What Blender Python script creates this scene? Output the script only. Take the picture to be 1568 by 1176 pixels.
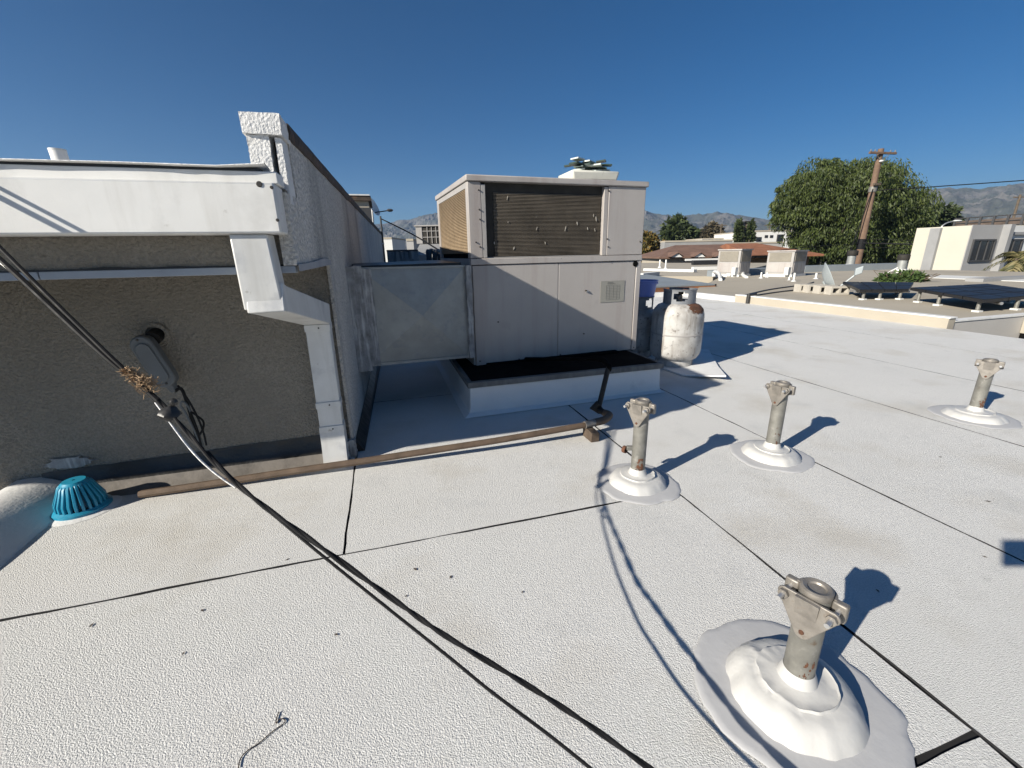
import bpy, bmesh, math, random
import numpy as np
from math import radians as R, sin, cos, pi, tan, atan2, sqrt, hypot
from mathutils import Vector as V, Matrix, noise as mnoise
random.seed(7)
sc = bpy.context.scene
for o in list(bpy.data.objects): bpy.data.objects.remove(o)

# ------------------------------------------------------------------ camera
F, PIT, ROLL, YAW, HC = 655.0, R(17.0), R(-1.1), R(-15.9), 0.8
def _basis():
    f = np.array([0, cos(PIT), -sin(PIT)]); r = np.array([1., 0, 0]); u = np.cross(r, f)
    r, u = cos(ROLL)*r + sin(ROLL)*u, -sin(ROLL)*r + cos(ROLL)*u
    M_ = np.array([[cos(YAW), -sin(YAW), 0], [sin(YAW), cos(YAW), 0], [0, 0, 1]])
    return V(M_ @ r), V(M_ @ u), V(M_ @ f)
RT, UP, FW = _basis()
CAM = V((0, 0, HC))
cd = bpy.data.cameras.new('camera'); cam = bpy.data.objects.new('camera', cd)
sc.collection.objects.link(cam); sc.camera = cam
cam.matrix_world = Matrix(((RT.x, UP.x, -FW.x, 0), (RT.y, UP.y, -FW.y, 0), (RT.z, UP.z, -FW.z, HC), (0, 0, 0, 1)))
cd.sensor_width = 36; cd.lens = F/1568*36; cd.clip_start = 0.02; cd.clip_end = 20000

# ------------------------------------------------------------------ sky, sun, exposure
SUN_AZ, SUN_EL = R(69.5 + 180), R(26)          # clockwise from +Y
w = bpy.data.worlds.new('World'); sc.world = w; w.use_nodes = True
nt = w.node_tree; nt.nodes.clear()
so = nt.nodes.new('ShaderNodeOutputWorld'); bg = nt.nodes.new('ShaderNodeBackground')
sk = nt.nodes.new('ShaderNodeTexSky'); sk.sky_type = 'NISHITA'; sk.sun_disc = False
sk.sun_elevation = SUN_EL; sk.sun_rotation = SUN_AZ
sk.altitude = 300; sk.air_density = .9; sk.dust_density = 0.0; sk.ozone_density = 6.0
bg.inputs['Strength'].default_value = 0.05
hs_ = nt.nodes.new('ShaderNodeHueSaturation'); hs_.inputs['Saturation'].default_value = 1.25; hs_.inputs['Value'].default_value = .76
nt.links.new(sk.outputs[0], hs_.inputs['Color']); nt.links.new(hs_.outputs[0], bg.inputs[0]); nt.links.new(bg.outputs[0], so.inputs[0])
sd = bpy.data.lights.new('sun', 'SUN'); sun = bpy.data.objects.new('sun', sd); sc.collection.objects.link(sun)
sd.energy = 5.0; sd.angle = R(0.53); sd.color = (1.0, 0.935, 0.82)
LD = V((-sin(SUN_AZ)*cos(SUN_EL), -cos(SUN_AZ)*cos(SUN_EL), -sin(SUN_EL)))
sun.rotation_euler = LD.to_track_quat('-Z', 'Y').to_euler(); sun.location = (-6, -3, 8)
sc.view_settings.view_transform = 'Standard'; sc.view_settings.look = 'None'
sc.view_settings.exposure = 0.84; sc.view_settings.gamma = 1; sc.view_settings.use_curve_mapping = False
sc.cycles.volume_bounces = 0; sc.cycles.max_bounces = 6; sc.cycles.transparent_max_bounces = 6

# ------------------------------------------------------------------ layout helpers (photo measurements -> places in the world)
def ray(x, y): return RT*((x-784)/F) - UP*((y-588)/F) + FW
def Pz(x, y, z=0.0):
    d = ray(x, y); return CAM + d*((z-HC)/d.z)
def Py(x, y, Y):
    d = ray(x, y); return CAM + d*(Y/d.y)
HF = V((-sin(YAW), cos(YAW), 0)); HR = V((cos(YAW), sin(YAW), 0))
def PD(x, y, D):
    d = ray(x, y); return CAM + d*(D/d.dot(HF))
def mpp(D): return D*0.956/F                    # metres per photo pixel near the horizon at distance D

# ------------------------------------------------------------------ objects
LOC = {}
def link(o): sc.collection.objects.link(o); return o
def tag(o, label=None, cat=None, group=None, kind=None):
    if label: o['label'] = label
    if cat: o['category'] = cat
    if group: o['group'] = group
    if kind: o['kind'] = kind
    return o
def thing(name, loc, label=None, cat=None, group=None, kind=None):
    o = link(bpy.data.objects.new(name, None)); o.empty_display_size = .1
    o.location = loc; LOC[o.name] = V(loc)
    return tag(o, label, cat, group, kind)
def copy_tree(o, loc=None, parent=None):
    c = link(o.copy())
    if parent: c.parent = parent
    if loc is not None: c.location = loc; LOC[c.name] = V(loc)
    for ch in o.children: copy_tree(ch, None, c)
    return c
class MB:
    def __init__(s): s.v = []; s.f = []; s.col = None
    def add(s, vs, fs):
        b = len(s.v); s.v += [V(p) for p in vs]; s.f += [tuple(i+b for i in f) for f in fs]; return s
    def hexa(s, p):     # 8 points: bottom 4 ccw, top 4 ccw
        return s.add(p, [(0,3,2,1),(4,5,6,7),(0,1,5,4),(1,2,6,5),(2,3,7,6),(3,0,4,7)])
    def box(s, a, b):
        x0,y0,z0 = a; x1,y1,z1 = b
        return s.hexa([(x0,y0,z0),(x1,y0,z0),(x1,y1,z0),(x0,y1,z0),(x0,y0,z1),(x1,y0,z1),(x1,y1,z1),(x0,y1,z1)])
    def obox(s, c, sx, sy, sz, ux=V((1,0,0)), uy=None, uz=V((0,0,1))):
        ux = V(ux).normalized(); uz = V(uz).normalized()
        if uy is None: uy = uz.cross(ux)
        c = V(c); P = []
        for k in (-1, 1):
            for i, j in ((-1,-1),(1,-1),(1,1),(-1,1)): P.append(c + ux*(i*sx/2) + uy*(j*sy/2) + uz*(k*sz/2))
        return s.hexa(P)
    def cyl(s, a, b, r0, r1=None, n=16, cap=True):
        a, b = V(a), V(b); r1 = r0 if r1 is None else r1
        d = (b-a).normalized(); t = V((0,0,1)) if abs(d.z) < .9 else V((1,0,0))
        x = d.cross(t).normalized(); y = d.cross(x)
        vs = [a + (x*cos(2*pi*i/n) + y*sin(2*pi*i/n))*r0 for i in range(n)] + [b + (x*cos(2*pi*i/n) + y*sin(2*pi*i/n))*r1 for i in range(n)]
        fs = [(i, (i+1)%n, n+(i+1)%n, n+i)[::-1] for i in range(n)]
        if cap: fs += [tuple(range(n)), tuple(range(2*n-1, n-1, -1))]
        return s.add(vs, fs)
    def tube(s, pts, r, n=8):
        pts = [V(p) for p in pts]; m = len(pts); rr = r if isinstance(r, (list, tuple)) else [r]*m
        vs = []; prev = None
        for i, p in enumerate(pts):
            d = (pts[min(i+1, m-1)] - pts[max(i-1, 0)]).normalized()
            x = prev - d*prev.dot(d) if prev is not None else d.cross(V((0,0,1)) if abs(d.z) < .9 else V((1,0,0)))
            x.normalize(); prev = x; y = d.cross(x)
            vs += [p + (x*cos(2*pi*k/n) + y*sin(2*pi*k/n))*rr[i] for k in range(n)]
        fs = [(i*n+k, i*n+(k+1)%n, (i+1)*n+(k+1)%n, (i+1)*n+k) for i in range(m-1) for k in range(n)]
        fs += [tuple(range(n))[::-1], tuple((m-1)*n+k for k in range(n))]
        return s.add(vs, fs)
    def lathe(s, prof, c, n=32, ax=V((0,0,1)), cap=True, ang=None):
        c = V(c); ax = V(ax).normalized(); t = V((0,0,1)) if abs(ax.z) < .9 else V((0,1,0))
        x = ax.cross(t).normalized() if abs(ax.z) < .9 else V((1,0,0)); y = ax.cross(x)
        m = len(prof); vs = []
        for r, z in prof: vs += [c + ax*z + (x*cos(2*pi*k/n) + y*sin(2*pi*k/n))*r for k in range(n)]
        fs = [(i*n+k, i*n+(k+1)%n, (i+1)*n+(k+1)%n, (i+1)*n+k) for i in range(m-1) for k in range(n)]
        if cap: fs += [tuple(range(n))[::-1], tuple((m-1)*n+k for k in range(n))]
        return s.add(vs, fs)
    def prism(s, poly, d):     # poly: list of 3d points, extruded by d
        poly = [V(p) for p in poly]; d = V(d); n = len(poly)
        return s.add(poly + [p+d for p in poly], [tuple(range(n))[::-1], tuple(range(n, 2*n))] + [(i, (i+1)%n, n+(i+1)%n, n+i) for i in range(n)])
    def sphere(s, c, r, n=12, m=8, sq=(1,1,1)):
        c = V(c); vs = []; fs = []
        for i in range(m+1):
            for k in range(n):
                a = pi*i/m; vs.append(c + V((r*sin(a)*cos(2*pi*k/n)*sq[0], r*sin(a)*sin(2*pi*k/n)*sq[1], r*cos(a)*sq[2])))
        fs = [(i*n+k, (i+1)*n+k, (i+1)*n+(k+1)%n, i*n+(k+1)%n) for i in range(m) for k in range(n)]
        return s.add(vs, fs)
    def jitter(s, amp, sc_=20):
        for p in s.v: p += mnoise.noise_vector(p*sc_)*amp
        return s
    def build(s, name, mat, parent=None, smooth=True, bevel=0, base=None, ang=35, fix=True):
        root = parent
        while root is not None and root.parent is not None: root = root.parent
        off = LOC.get(root.name, V((0,0,0))) if root is not None else (V(base) if base is not None else V((0,0,0)))
        me = bpy.data.meshes.new(name)
        me.from_pydata([tuple(p-off) for p in s.v], [], s.f)
        if fix:
            bm = bmesh.new(); bm.from_mesh(me); bmesh.ops.recalc_face_normals(bm, faces=bm.faces); bm.to_mesh(me); bm.free()
        me.materials.append(mat)
        if smooth:
            me.polygons.foreach_set('use_smooth', [True]*len(me.polygons)); me.set_sharp_from_angle(angle=R(ang))
        me.update()
        o = link(bpy.data.objects.new(name, me))
        if parent is not None: o.parent = parent
        elif base is not None: o.location = base; LOC[o.name] = V(base)
        if bevel:
            b = o.modifiers.new('bevel', 'BEVEL'); b.width = bevel; b.segments = 2; b.limit_method = 'ANGLE'; b.angle_limit = R(40)
        return o

# ------------------------------------------------------------------ materials
def mat(name, col, rough=.6, metal=0., var=.12, vs=6., bump=0., bs=80., bd=.004, spots=None, streak=None, coords='pos', spec=None, fine=None):
    """colour broken up by noise; spots=(colour, scale, threshold, softness[, mix]); streak=(colour, amount, xyscale)"""
    m = bpy.data.materials.new(name); m.use_nodes = True; n = m.node_tree.nodes; l = m.node_tree.links
    b = n['Principled BSDF']; b.inputs['Roughness'].default_value = rough; b.inputs['Metallic'].default_value = metal
    if spec is not None: b.inputs['Specular IOR Level'].default_value = spec
    if coords == 'pos': src = n.new('ShaderNodeNewGeometry').outputs['Position']
    else: src = n.new('ShaderNodeTexCoord').outputs['Object']
    def noise(scale, detail=4, vec=None, rough_=.6):
        t = n.new('ShaderNodeTexNoise'); t.inputs['Scale'].default_value = scale; t.inputs['Detail'].default_value = detail
        t.inputs['Roughness'].default_value = rough_
        l.new(vec or src, t.inputs['Vector']); return t.outputs[0]
    def ramp(inp, a, c, v0=0., v1=1.):
        r = n.new('ShaderNodeMapRange'); r.inputs[1].default_value = a; r.inputs[2].default_value = c
        r.inputs[3].default_value = v0; r.inputs[4].default_value = v1; l.new(inp, r.inputs[0]); return r.outputs[0]
    def mix(f, a, c, mode='MIX'):
        x = n.new('ShaderNodeMix'); x.data_type = 'RGBA'; x.blend_type = mode
        if isinstance(f, float): x.inputs[0].default_value = f
        else: l.new(f, x.inputs[0])
        for i, q in ((6, a), (7, c)):
            if isinstance(q, tuple): x.inputs[i].default_value = (*q, 1) if len(q) == 3 else q
            else: l.new(q, x.inputs[i])
        return x.outputs[2]
    lo = tuple(max(0, c*(1-var)) for c in col); hi = tuple(min(1, c*(1+var)) for c in col)
    cur = mix(ramp(noise(vs, 5), .3, .7), lo, hi)
    if fine:
        cur = mix(ramp(noise(fine[0], 2), .35, .65), cur, tuple(c*fine[1] for c in col))
    if streak:
        mp = n.new('ShaderNodeMapping'); mp.inputs['Scale'].default_value = streak[2]; l.new(src, mp.inputs[0])
        cur = mix(ramp(noise(1., 5, mp.outputs[0]), .5, .75, 0, streak[1]), cur, streak[0])
    for sp in (spots or []):
        cur = mix(ramp(noise(sp[1], 6), sp[2], sp[2]+sp[3], 0, sp[4] if len(sp) > 4 else 1.), cur, sp[0])
    l.new(cur, b.inputs['Base Color'])
    rv = ramp(noise(vs*2.3, 3), .3, .7, max(0.02, rough-.08), min(1, rough+.08)); l.new(rv, b.inputs['Roughness'])
    if bump:
        bp = n.new('ShaderNodeBump'); bp.inputs['Strength'].default_value = bump; bp.inputs['Distance'].default_value = bd
        l.new(noise(bs, 3, None, .55), bp.inputs['Height']); l.new(bp.outputs[0], b.inputs['Normal'])
    return m

MT = {}
MT['membrane'] = mat('white_granulated_membrane', (.70,.695,.675), .85, var=.06, vs=1.7, bump=.85, bs=370, bd=.0045, fine=(260,.82),
                     spots=[((.46,.425,.36), 1.9, .51, .18, .5), ((.43,.44,.44), 4.5, .57, .18, .36), ((.34,.34,.33), 12, .66, .1, .35), ((.28,.27,.25), 17, .72, .05, .5), ((.22,.21,.2), 75, .73, .05, .7)], spec=.2)
MT['membrane_smooth'] = mat('white_roof_coating', (.68,.68,.67), .7, var=.04, vs=4, bump=.3, bs=90, bd=.004, spots=[((.42,.42,.42), 6, .62, .15, .5)], spec=.3)
MT['deck'] = mat('black_underlayment', (.012,.012,.014), .9, var=.3)
MT['coat_grey'] = mat('thin_grey_coating', (.43,.43,.435), .55, var=.04, vs=12, bump=.25, bs=45, bd=.003)
MT['mound'] = mat('white_sealant', (.49,.485,.47), .36, var=.04, vs=9, bump=.35, bs=22, bd=.006, spots=[((.45,.44,.42), 18, .68, .08, .5)])
MT['galv'] = mat('galvanised_pipe', (.205,.20,.18), .55, .35, var=.25, vs=28, bump=.2, bs=160, bd=.001, spots=[((.12,.085,.055), 30, .64, .1, .8), ((.36,.35,.33), 45, .6, .12, .5)])
MT['cast'] = mat('weathered_cast_metal', (.25,.23,.205), .5, .45, var=.25, vs=40, bump=.3, bs=220, bd=.001, spots=[((.15,.11,.08), 40, .6, .12, .7)])
MT['stucco_tan'] = mat('tan_stucco', (.30,.275,.232), .95, var=.2, vs=2.2, bump=1., bs=115, bd=.013, fine=(170, .78), spots=[((.12,.10,.08), 2.2, .6, .2, .5)], spec=.1)
MT['stucco_grey'] = mat('grey_white_stucco', (.68,.655,.61), .95, var=.14, vs=2.2, bump=1., bs=85, bd=.016, fine=(110, .66), streak=((.2,.195,.19), .7, (4,4,.6)), spec=.1)
MT['stucco_patch'] = mat('patched_grey_stucco', (.30,.31,.33), .9, var=.12, vs=9, bump=.8, bs=50, bd=.006)
MT['white_paint'] = mat('dirty_white_paint', (.70,.695,.67), .55, var=.05, vs=5, bump=.15, bs=40, bd=.002, spots=[((.47,.46,.43), 8, .55, .18, .5), ((.33,.31,.28), 26, .67, .07, .55)], streak=((.42,.40,.36), .45, (13,13,1.5)))
MT['white_rough'] = mat('lumpy_white_elastomeric', (.70,.695,.68), .9, var=.06, vs=12, bump=.6, bs=150, bd=.008, spec=.1, spots=[((.42,.41,.39), 16, .6, .1, .5)])
MT['metal_white'] = mat('painted_downspout', (.60,.60,.585), .5, .1, var=.07, vs=10, bump=.12, bs=30, bd=.002, spots=[((.34,.35,.37), 11, .54, .15, .55), ((.25,.22,.18), 30, .67, .06, .6)], streak=((.38,.37,.34), .5, (18,18,2)))
MT['drip'] = mat('blue_grey_drip_metal', (.30,.33,.37), .55, .2, var=.1, vs=10)
MT['tar'] = mat('black_tar', (.022,.021,.02), .42, var=.4, vs=9, bump=.5, bs=20, bd=.01, spots=[((.3,.3,.29), 26, .72, .04, .7)])
MT['tar_grey'] = mat('dusty_tar_cant', (.15,.135,.12), .7, var=.2, vs=8, bump=.4, bs=30, bd=.006, spots=[((.06,.055,.05), 7, .5, .2, .8)])
MT['dark_wood'] = mat('tarred_wood', (.055,.04,.03), .8, var=.4, vs=14, bump=.4, bs=60, bd=.004, spots=[((.22,.11,.06), 11, .57, .1, .7)])
MT['unit'] = mat('beige_cabinet_paint', (.37,.345,.325), .48, .0, var=.05, vs=4, bump=.06, bs=25, bd=.002, spots=[((.28,.26,.25), 7, .66, .12, .5)], streak=((.25,.20,.18), .6, (10,10,.6)))
MT['unit_dark'] = mat('faded_cabinet_paint', (.33,.315,.30), .55, var=.08, vs=8)
MT['coil_back'] = mat('dark_coil_fins', (.035,.032,.027), .75, .3, var=.35, vs=9, spots=[((.16,.145,.12), 20, .66, .1, .5)])
MT['coil_fin'] = mat('dusty_coil_edges', (.155,.13,.10), .7, .2, var=.3, vs=7, spots=[((.30,.27,.22), 16, .68, .06, .7)])
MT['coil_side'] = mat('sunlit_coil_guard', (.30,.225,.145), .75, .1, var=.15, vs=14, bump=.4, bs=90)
MT['black'] = mat('black_void', (.006,.006,.006), .9, spec=.05)
MT['screw'] = mat('dark_screw', (.06,.055,.05), .5, .5)
MT['duct'] = mat('galvanised_duct_sheet', (.29,.30,.29), .5, .3, var=.12, vs=12, bump=.08, bs=40, bd=.002, spots=[((.22,.24,.26), 22, .58, .1, .6)])
MT['mastic'] = mat('grey_duct_mastic', (.25,.25,.25), .75, var=.4, vs=18, bump=.8, bs=35, bd=.008, streak=((.6,.6,.58), .9, (70,70,6)))
MT['curb_cap'] = mat('weathered_curb_cap', (.12,.12,.115), .7, var=.3, vs=10, bump=.2, bs=60, streak=((.2,.2,.19), .6, (30,30,3)))
MT['pipe_brown'] = mat('rusty_brown_pipe', (.115,.08,.055), .7, .2, var=.3, vs=15, bump=.3, bs=150, bd=.001)
MT['pipe_black'] = mat('black_iron_pipe', (.010,.009,.008), .65, .1, var=.4, vs=20)
MT['wood'] = mat('weathered_wood_block', (.085,.06,.042), .85, var=.3, vs=20, bump=.5, bs=60, bd=.004, streak=((.07,.05,.035), .8, (40,40,6)))
MT['tank'] = mat('dirty_white_tank', (.47,.46,.44), .55, .05, var=.1, vs=10, bump=.08, bs=60, spots=[((.20,.175,.15), 7, .44, .22, .7), ((.10,.08,.065), 30, .60, .08, .7), ((.12,.055,.03), 8, .63, .08, .85), ((.06,.055,.05), 34, .64, .06, .8)], streak=((.15,.125,.10), .9, (34,34,4)))
MT['rust'] = mat('rust', (.10,.042,.022), .9, var=.35, vs=25, bump=.5, bs=120, bd=.002, spots=[((.05,.03,.02), 20, .55, .12, .8)])
MT['tank_grey'] = mat('grey_tank_collar', (.20,.21,.225), .5, .1, var=.1, vs=14)
MT['blue_bucket'] = mat('blue_plastic', (.20,.26,.62), .45, var=.06)
MT['drain_blue'] = mat('turquoise_plastic', (.015,.23,.36), .38, var=.12, vs=20, bump=.1, bs=80)
MT['cable'] = mat('black_cable_jacket', (.011,.011,.012), .62, var=.3, vs=20, spec=.15)
MT['bare'] = mat('bare_aluminium_wire', (.62,.60,.57), .32, .85, var=.15, vs=60)
MT['nest'] = mat('dry_nest_fibre', (.32,.22,.13), .9, var=.4, vs=60)
MT['plastic_grey'] = mat('grey_conduit_plastic', (.12,.13,.135), .55, var=.08, vs=12)
MT['leaf_dry'] = mat('dry_leaf', (.045,.03,.022), .8, var=.4, vs=60)
MT['cream'] = mat('cream_wall_paint', (.50,.475,.40), .85, var=.04, vs=.7, bump=.2, bs=8, streak=((.5,.47,.38), .4, (.5,.5,5)))
MT['cream_parapet'] = mat('cream_parapet', (.385,.345,.28), .85, var=.06, vs=2, bump=.2, bs=30, spots=[((.42,.38,.3), 5, .62, .15, .4)])
MT['grey_wall'] = mat('grey_painted_wall', (.34,.335,.33), .9, var=.05, vs=1)
MT['trim_grey'] = mat('grey_pilaster', (.27,.27,.27), .8, var=.08, vs=2)
MT['roof_tan'] = mat('tan_grey_cap_sheet', (.37,.33,.265), .95, var=.1, vs=.35, bump=.3, bs=25, spots=[((.25,.235,.21), .9, .55, .2, .6)])
MT['roof_grey'] = mat('grey_metal_coping', (.25,.275,.29), .6, .2, var=.1, vs=1.5)
MT['white_far'] = mat('white_render', (.62,.62,.60), .85, var=.04, vs=.6)
MT['tile_roof'] = mat('brown_tile_roof', (.145,.085,.062), .9, var=.22, vs=1.6, bump=.6, bs=6, bd=.05)
MT['tile_red'] = mat('red_clay_roof', (.23,.095,.05), .9, var=.25, vs=2., bump=.6, bs=6, bd=.05)
MT['glass'] = mat('dark_window_glass', (.015,.018,.022), .08, var=.3, vs=.8)
MT['frame_dark'] = mat('dark_window_frame', (.05,.05,.052), .5)
MT['solar'] = mat('solar_cells', (.012,.013,.017), .5, var=.15, vs=1.)
MT['solar_frame'] = mat('black_anodised_frame', (.03,.03,.032), .4, .4)
MT['alu'] = mat('aluminium_leg', (.5,.5,.5), .4, .7)
MT['dish'] = mat('grey_dish_paint', (.34,.375,.385), .5, var=.06, vs=4)
MT['block'] = mat('concrete_block', (.42,.39,.34), .95, var=.12, vs=8, bump=.6, bs=90)
MT['pole'] = mat('creosoted_pole', (.155,.10,.068), .9, var=.25, vs=3, bump=.6, bs=12, bd=.03, streak=((.10,.06,.04), .8, (8,8,.4)))
MT['bark'] = mat('bark', (.11,.085,.06), .95, var=.3, vs=3, bump=.8, bs=9, bd=.05)
MT['ground'] = mat('street_level_ground', (.16,.15,.13), .95, var=.2, vs=.05)
MT['hill'] = mat('chaparral_hillside', (.10,.094,.084), .95, var=.35, vs=.03, spots=[((.05,.055,.042), .012, .46, .08, .85), ((.165,.155,.14), .035, .57, .08, .7), ((.04,.045,.035), .09, .55, .06, .7)])
MT['fascia_wood'] = mat('weathered_red_fascia', (.27,.115,.05), .9, var=.3, vs=4, streak=((.10,.05,.03), .8, (1,1,12)))
MT['tarp'] = mat('blue_grey_tarp', (.13,.17,.20), .5, var=.2, vs=3, bump=.5, bs=6, bd=.06)
MT['navy'] = mat('dark_blue_panel', (.06,.075,.11), .6, var=.15, vs=2)
def leafmat(name, a, b_, c):
    m = bpy.data.materials.new(name); m.use_nodes = True; n = m.node_tree.nodes; l = m.node_tree.links
    b = n['Principled BSDF']; b.inputs['Roughness'].default_value = .6
    g = n.new('ShaderNodeNewGeometry'); r = n.new('ShaderNodeValToRGB')
    r.color_ramp.elements[0].color = (*a, 1); r.color_ramp.elements[1].color = (*c, 1)
    e = r.color_ramp.elements.new(.55); e.color = (*b_, 1)
    l.new(g.outputs['Random Per Island'], r.inputs[0]); l.new(r.outputs[0], b.inputs['Base Color'])
    t = n.new('ShaderNodeBsdfTranslucent'); l.new(r.outputs[0], t.inputs[0])
    mx = n.new('ShaderNodeMixShader'); mx.inputs[0].default_value = .25
    l.new(b.outputs[0], mx.inputs[1]); l.new(t.outputs[0], mx.inputs[2]); l.new(mx.outputs[0], n['Material Output'].inputs[0])
    return m
MT['pepper'] = leafmat('pepper_tree_leaves', (.024,.038,.010), (.057,.082,.015), (.10,.125,.028))
MT['leaf_dark'] = leafmat('dark_leaves', (.022,.036,.014), (.045,.065,.022), (.07,.09,.03))
MT['leaf_gold'] = leafmat('turning_leaves', (.05,.06,.02), (.14,.11,.03), (.24,.15,.035))
MT['leaf_brown'] = leafmat('brownish_leaves', (.05,.045,.03), (.085,.07,.04), (.12,.095,.05))
MT['leaf_shrub'] = leafmat('shrub_leaves', (.03,.06,.02), (.06,.10,.025), (.10,.15,.04))
MT['leaf_palm'] = leafmat('palm_fronds', (.08,.085,.03), (.15,.14,.06), (.24,.20,.09))

# ================================================================== SETTING
def sheetmesh(x0, x1, y0, y1, gap, name, m, parent, seed, z=0., th=.006, wav=.0035):
    pts = []
    def edge(a, b, k):
        L = (V(b)-V(a)).length; n = max(2, int(L/.045)); d = (V(b)-V(a))/n; nr = V((-(b[1]-a[1]), b[0]-a[0], 0)).normalized()
        for i in range(n):
            p = V(a) + d*i; q = p*6 + V((seed*3.1, k*7.7, 0)); e = mnoise.noise(q)*wav + mnoise.noise(p*28+V((0, seed, k)))*wav*.5 + mnoise.noise(p*1.3+V((k, seed, 0)))*wav*.7
            pts.append(p + nr*e)
    g = gap/2
    c = [(x0+g, y0+g, z), (x1-g, y0+g, z), (x1-g, y1-g, z), (x0+g, y1-g, z)]
    for k in range(4): edge(c[k], c[(k+1) % 4], k)
    b = MB().prism([p - V((0,0,th)) for p in pts], (0, 0, th)); o = b.build(name, m, parent, smooth=False)
    o.data.materials.append(MT['deck'])
    for f in o.data.polygons:
        if abs(f.normal.z) < .5: f.material_index = 1
    return o

tag(MB().add([(-2150,-2150,-4.6),(2150,-2150,-4.6),(2150,2150,-4.6),(-2150,2150,-4.6)], [(0,1,2,3)]).build('ground', MT['ground'], smooth=False), kind='structure')

roof = thing('roof', (0, 0, 0), kind='structure')
MB().box((-1.30,-1.8,-.30),(5.36,7.0,-.009)).build('roof_deck', MT['deck'], roof, smooth=False)
MB().box((-1.29,-1.78,-4.6),(5.34,6.98,-.302)).build('outer_wall', MT['cream_parapet'], roof, smooth=False)
SX = [.898, 1.54, 2.46, 3.412, 4.365, 5.34]
sheets = [(-1.13,-.186,1.104,1.80,.007),(-.186,.898,1.104,2.44,.007),(-1.13,.898,.289,1.104,.007),(-1.13,.898,-1.7,.2845,.007),(-.21,.898,2.44,6.9,.007)]
for i in range(5): sheets.append((SX[i], SX[i+1], -1.7, 6.9, .0078))
for i, (a, b_, c, d, g) in enumerate(sheets): sheetmesh(a, b_, c, d, g, 'membrane_sheet', MT['membrane'], roof, i, z=-.0004*(i % 5), wav=.006 if i in (2,3) else .0034)
# low parapet kerb at the left edge, coated cant and flat lit top
cant = thing('low_parapet', (-1.3, 0, 0), 'low white coated parapet sloping up at the left roof edge by the drain', 'parapet')
prof = [(-1.085,-.004),(-1.12,.016),(-1.165,.043),(-1.205,.063),(-1.232,.073),(-1.27,.076),(-1.30,.074),(-1.315,.066),(-1.32,-.3),(-1.10,-.3)]
mb = MB(); NY = 40; ys = [-1.8 + 3.565*i/NY for i in range(NY+1)]
vs = []
for y in ys:
    for (x, z) in prof:
        n_ = mnoise.noise(V((x*7, y*5, z*9))); vs.append((x + n_*.008, y, z + n_*.004))
P_ = len(prof)
mb.add(vs, [(i*P_+k, i*P_+(k+1)%P_, (i+1)*P_+(k+1)%P_, (i+1)*P_+k) for i in range(NY) for k in range(P_)] + [tuple(range(P_)), tuple(NY*P_+k for k in range(P_))[::-1]])
mb.build('coated_cant', MT['membrane_smooth'], cant, ang=60)
# parapets on the far and right edges of the roof
par = thing('roof_edge_parapet', (5.3, 4, 0), 'low cream parapet with white top along the far right edge of the white roof', 'parapet')
a, b_ = V((5.34, 2.87, 0)), V((5.30, 5.62, 0)); c = V((5.19, 6.85, 0))
def wallrun(mb, p, q, t, z0, z1):
    d = (q-p).normalized(); nr = V((d.y, -d.x, 0))*t
    return mb.hexa([p+V((0,0,z0)), p+nr+V((0,0,z0)), q+nr+V((0,0,z0)), q+V((0,0,z0)), p+V((0,0,z1)), p+nr+V((0,0,z1)), q+nr+V((0,0,z1)), q+V((0,0,z1))])
wallrun(MB(), a, b_, .10, -.3, .098).build('parapet_wall', MT['cream_parapet'], par)
wallrun(MB(), a+V((-.006,-.01,0)), b_+V((-.006,0,0)), .115, .099, .113).build('parapet_coping', MT['white_paint'], par, bevel=.003)
wallrun(MB(), V((5.30,5.62,0)), V((5.19,6.9,0)), .10, -.3, .075).build('parapet_wall', MT['white_paint'], par, bevel=.004)
wallrun(MB(), V((5.20,6.9,0)), V((-.1,6.98,0)), -.10, -.3, .07).build('parapet_wall', MT['white_paint'], par, bevel=.004)
# black conduit strap over the parapet
q = Pz(1137, 466, .0); q = V((5.30, 5.42, 0))
tag(MB().tube([(5.285,5.34,.0),(5.285,5.34,.125),(5.46,5.40,.13),(5.55,5.5,.06)], .03, 8).build('black_conduit', MT['tar'], base=(5.3,5.35,0)), 'short black conduit bent over the cream parapet at its far end', 'conduit')

# ================================================================== STUCCO BUILDING ON THE LEFT
SL = .04; WX, WY = -.189, 1.768
def wx(y): return WX + SL*(y-WY)
bld = thing('stucco_building', (-.6, 1.77, 0), 'two tone stucco building on the left with an overhanging upper storey and white fascia', 'building')
# lower wall (tan stucco)
mb = MB(); mb.hexa([(-3.2,WY,-4.6),(wx(WY)-.012,WY,-4.6),(wx(7)-.012,7,-4.6),(-3.2,7,-4.6),(-3.2,WY,.778),(wx(WY)-.012,WY,.778),(wx(7)-.012,7,.778),(-3.2,7,.778)])
mb.build('lower_wall', MT['stucco_tan'], bld, smooth=False)
YC_ = 1.275
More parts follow.
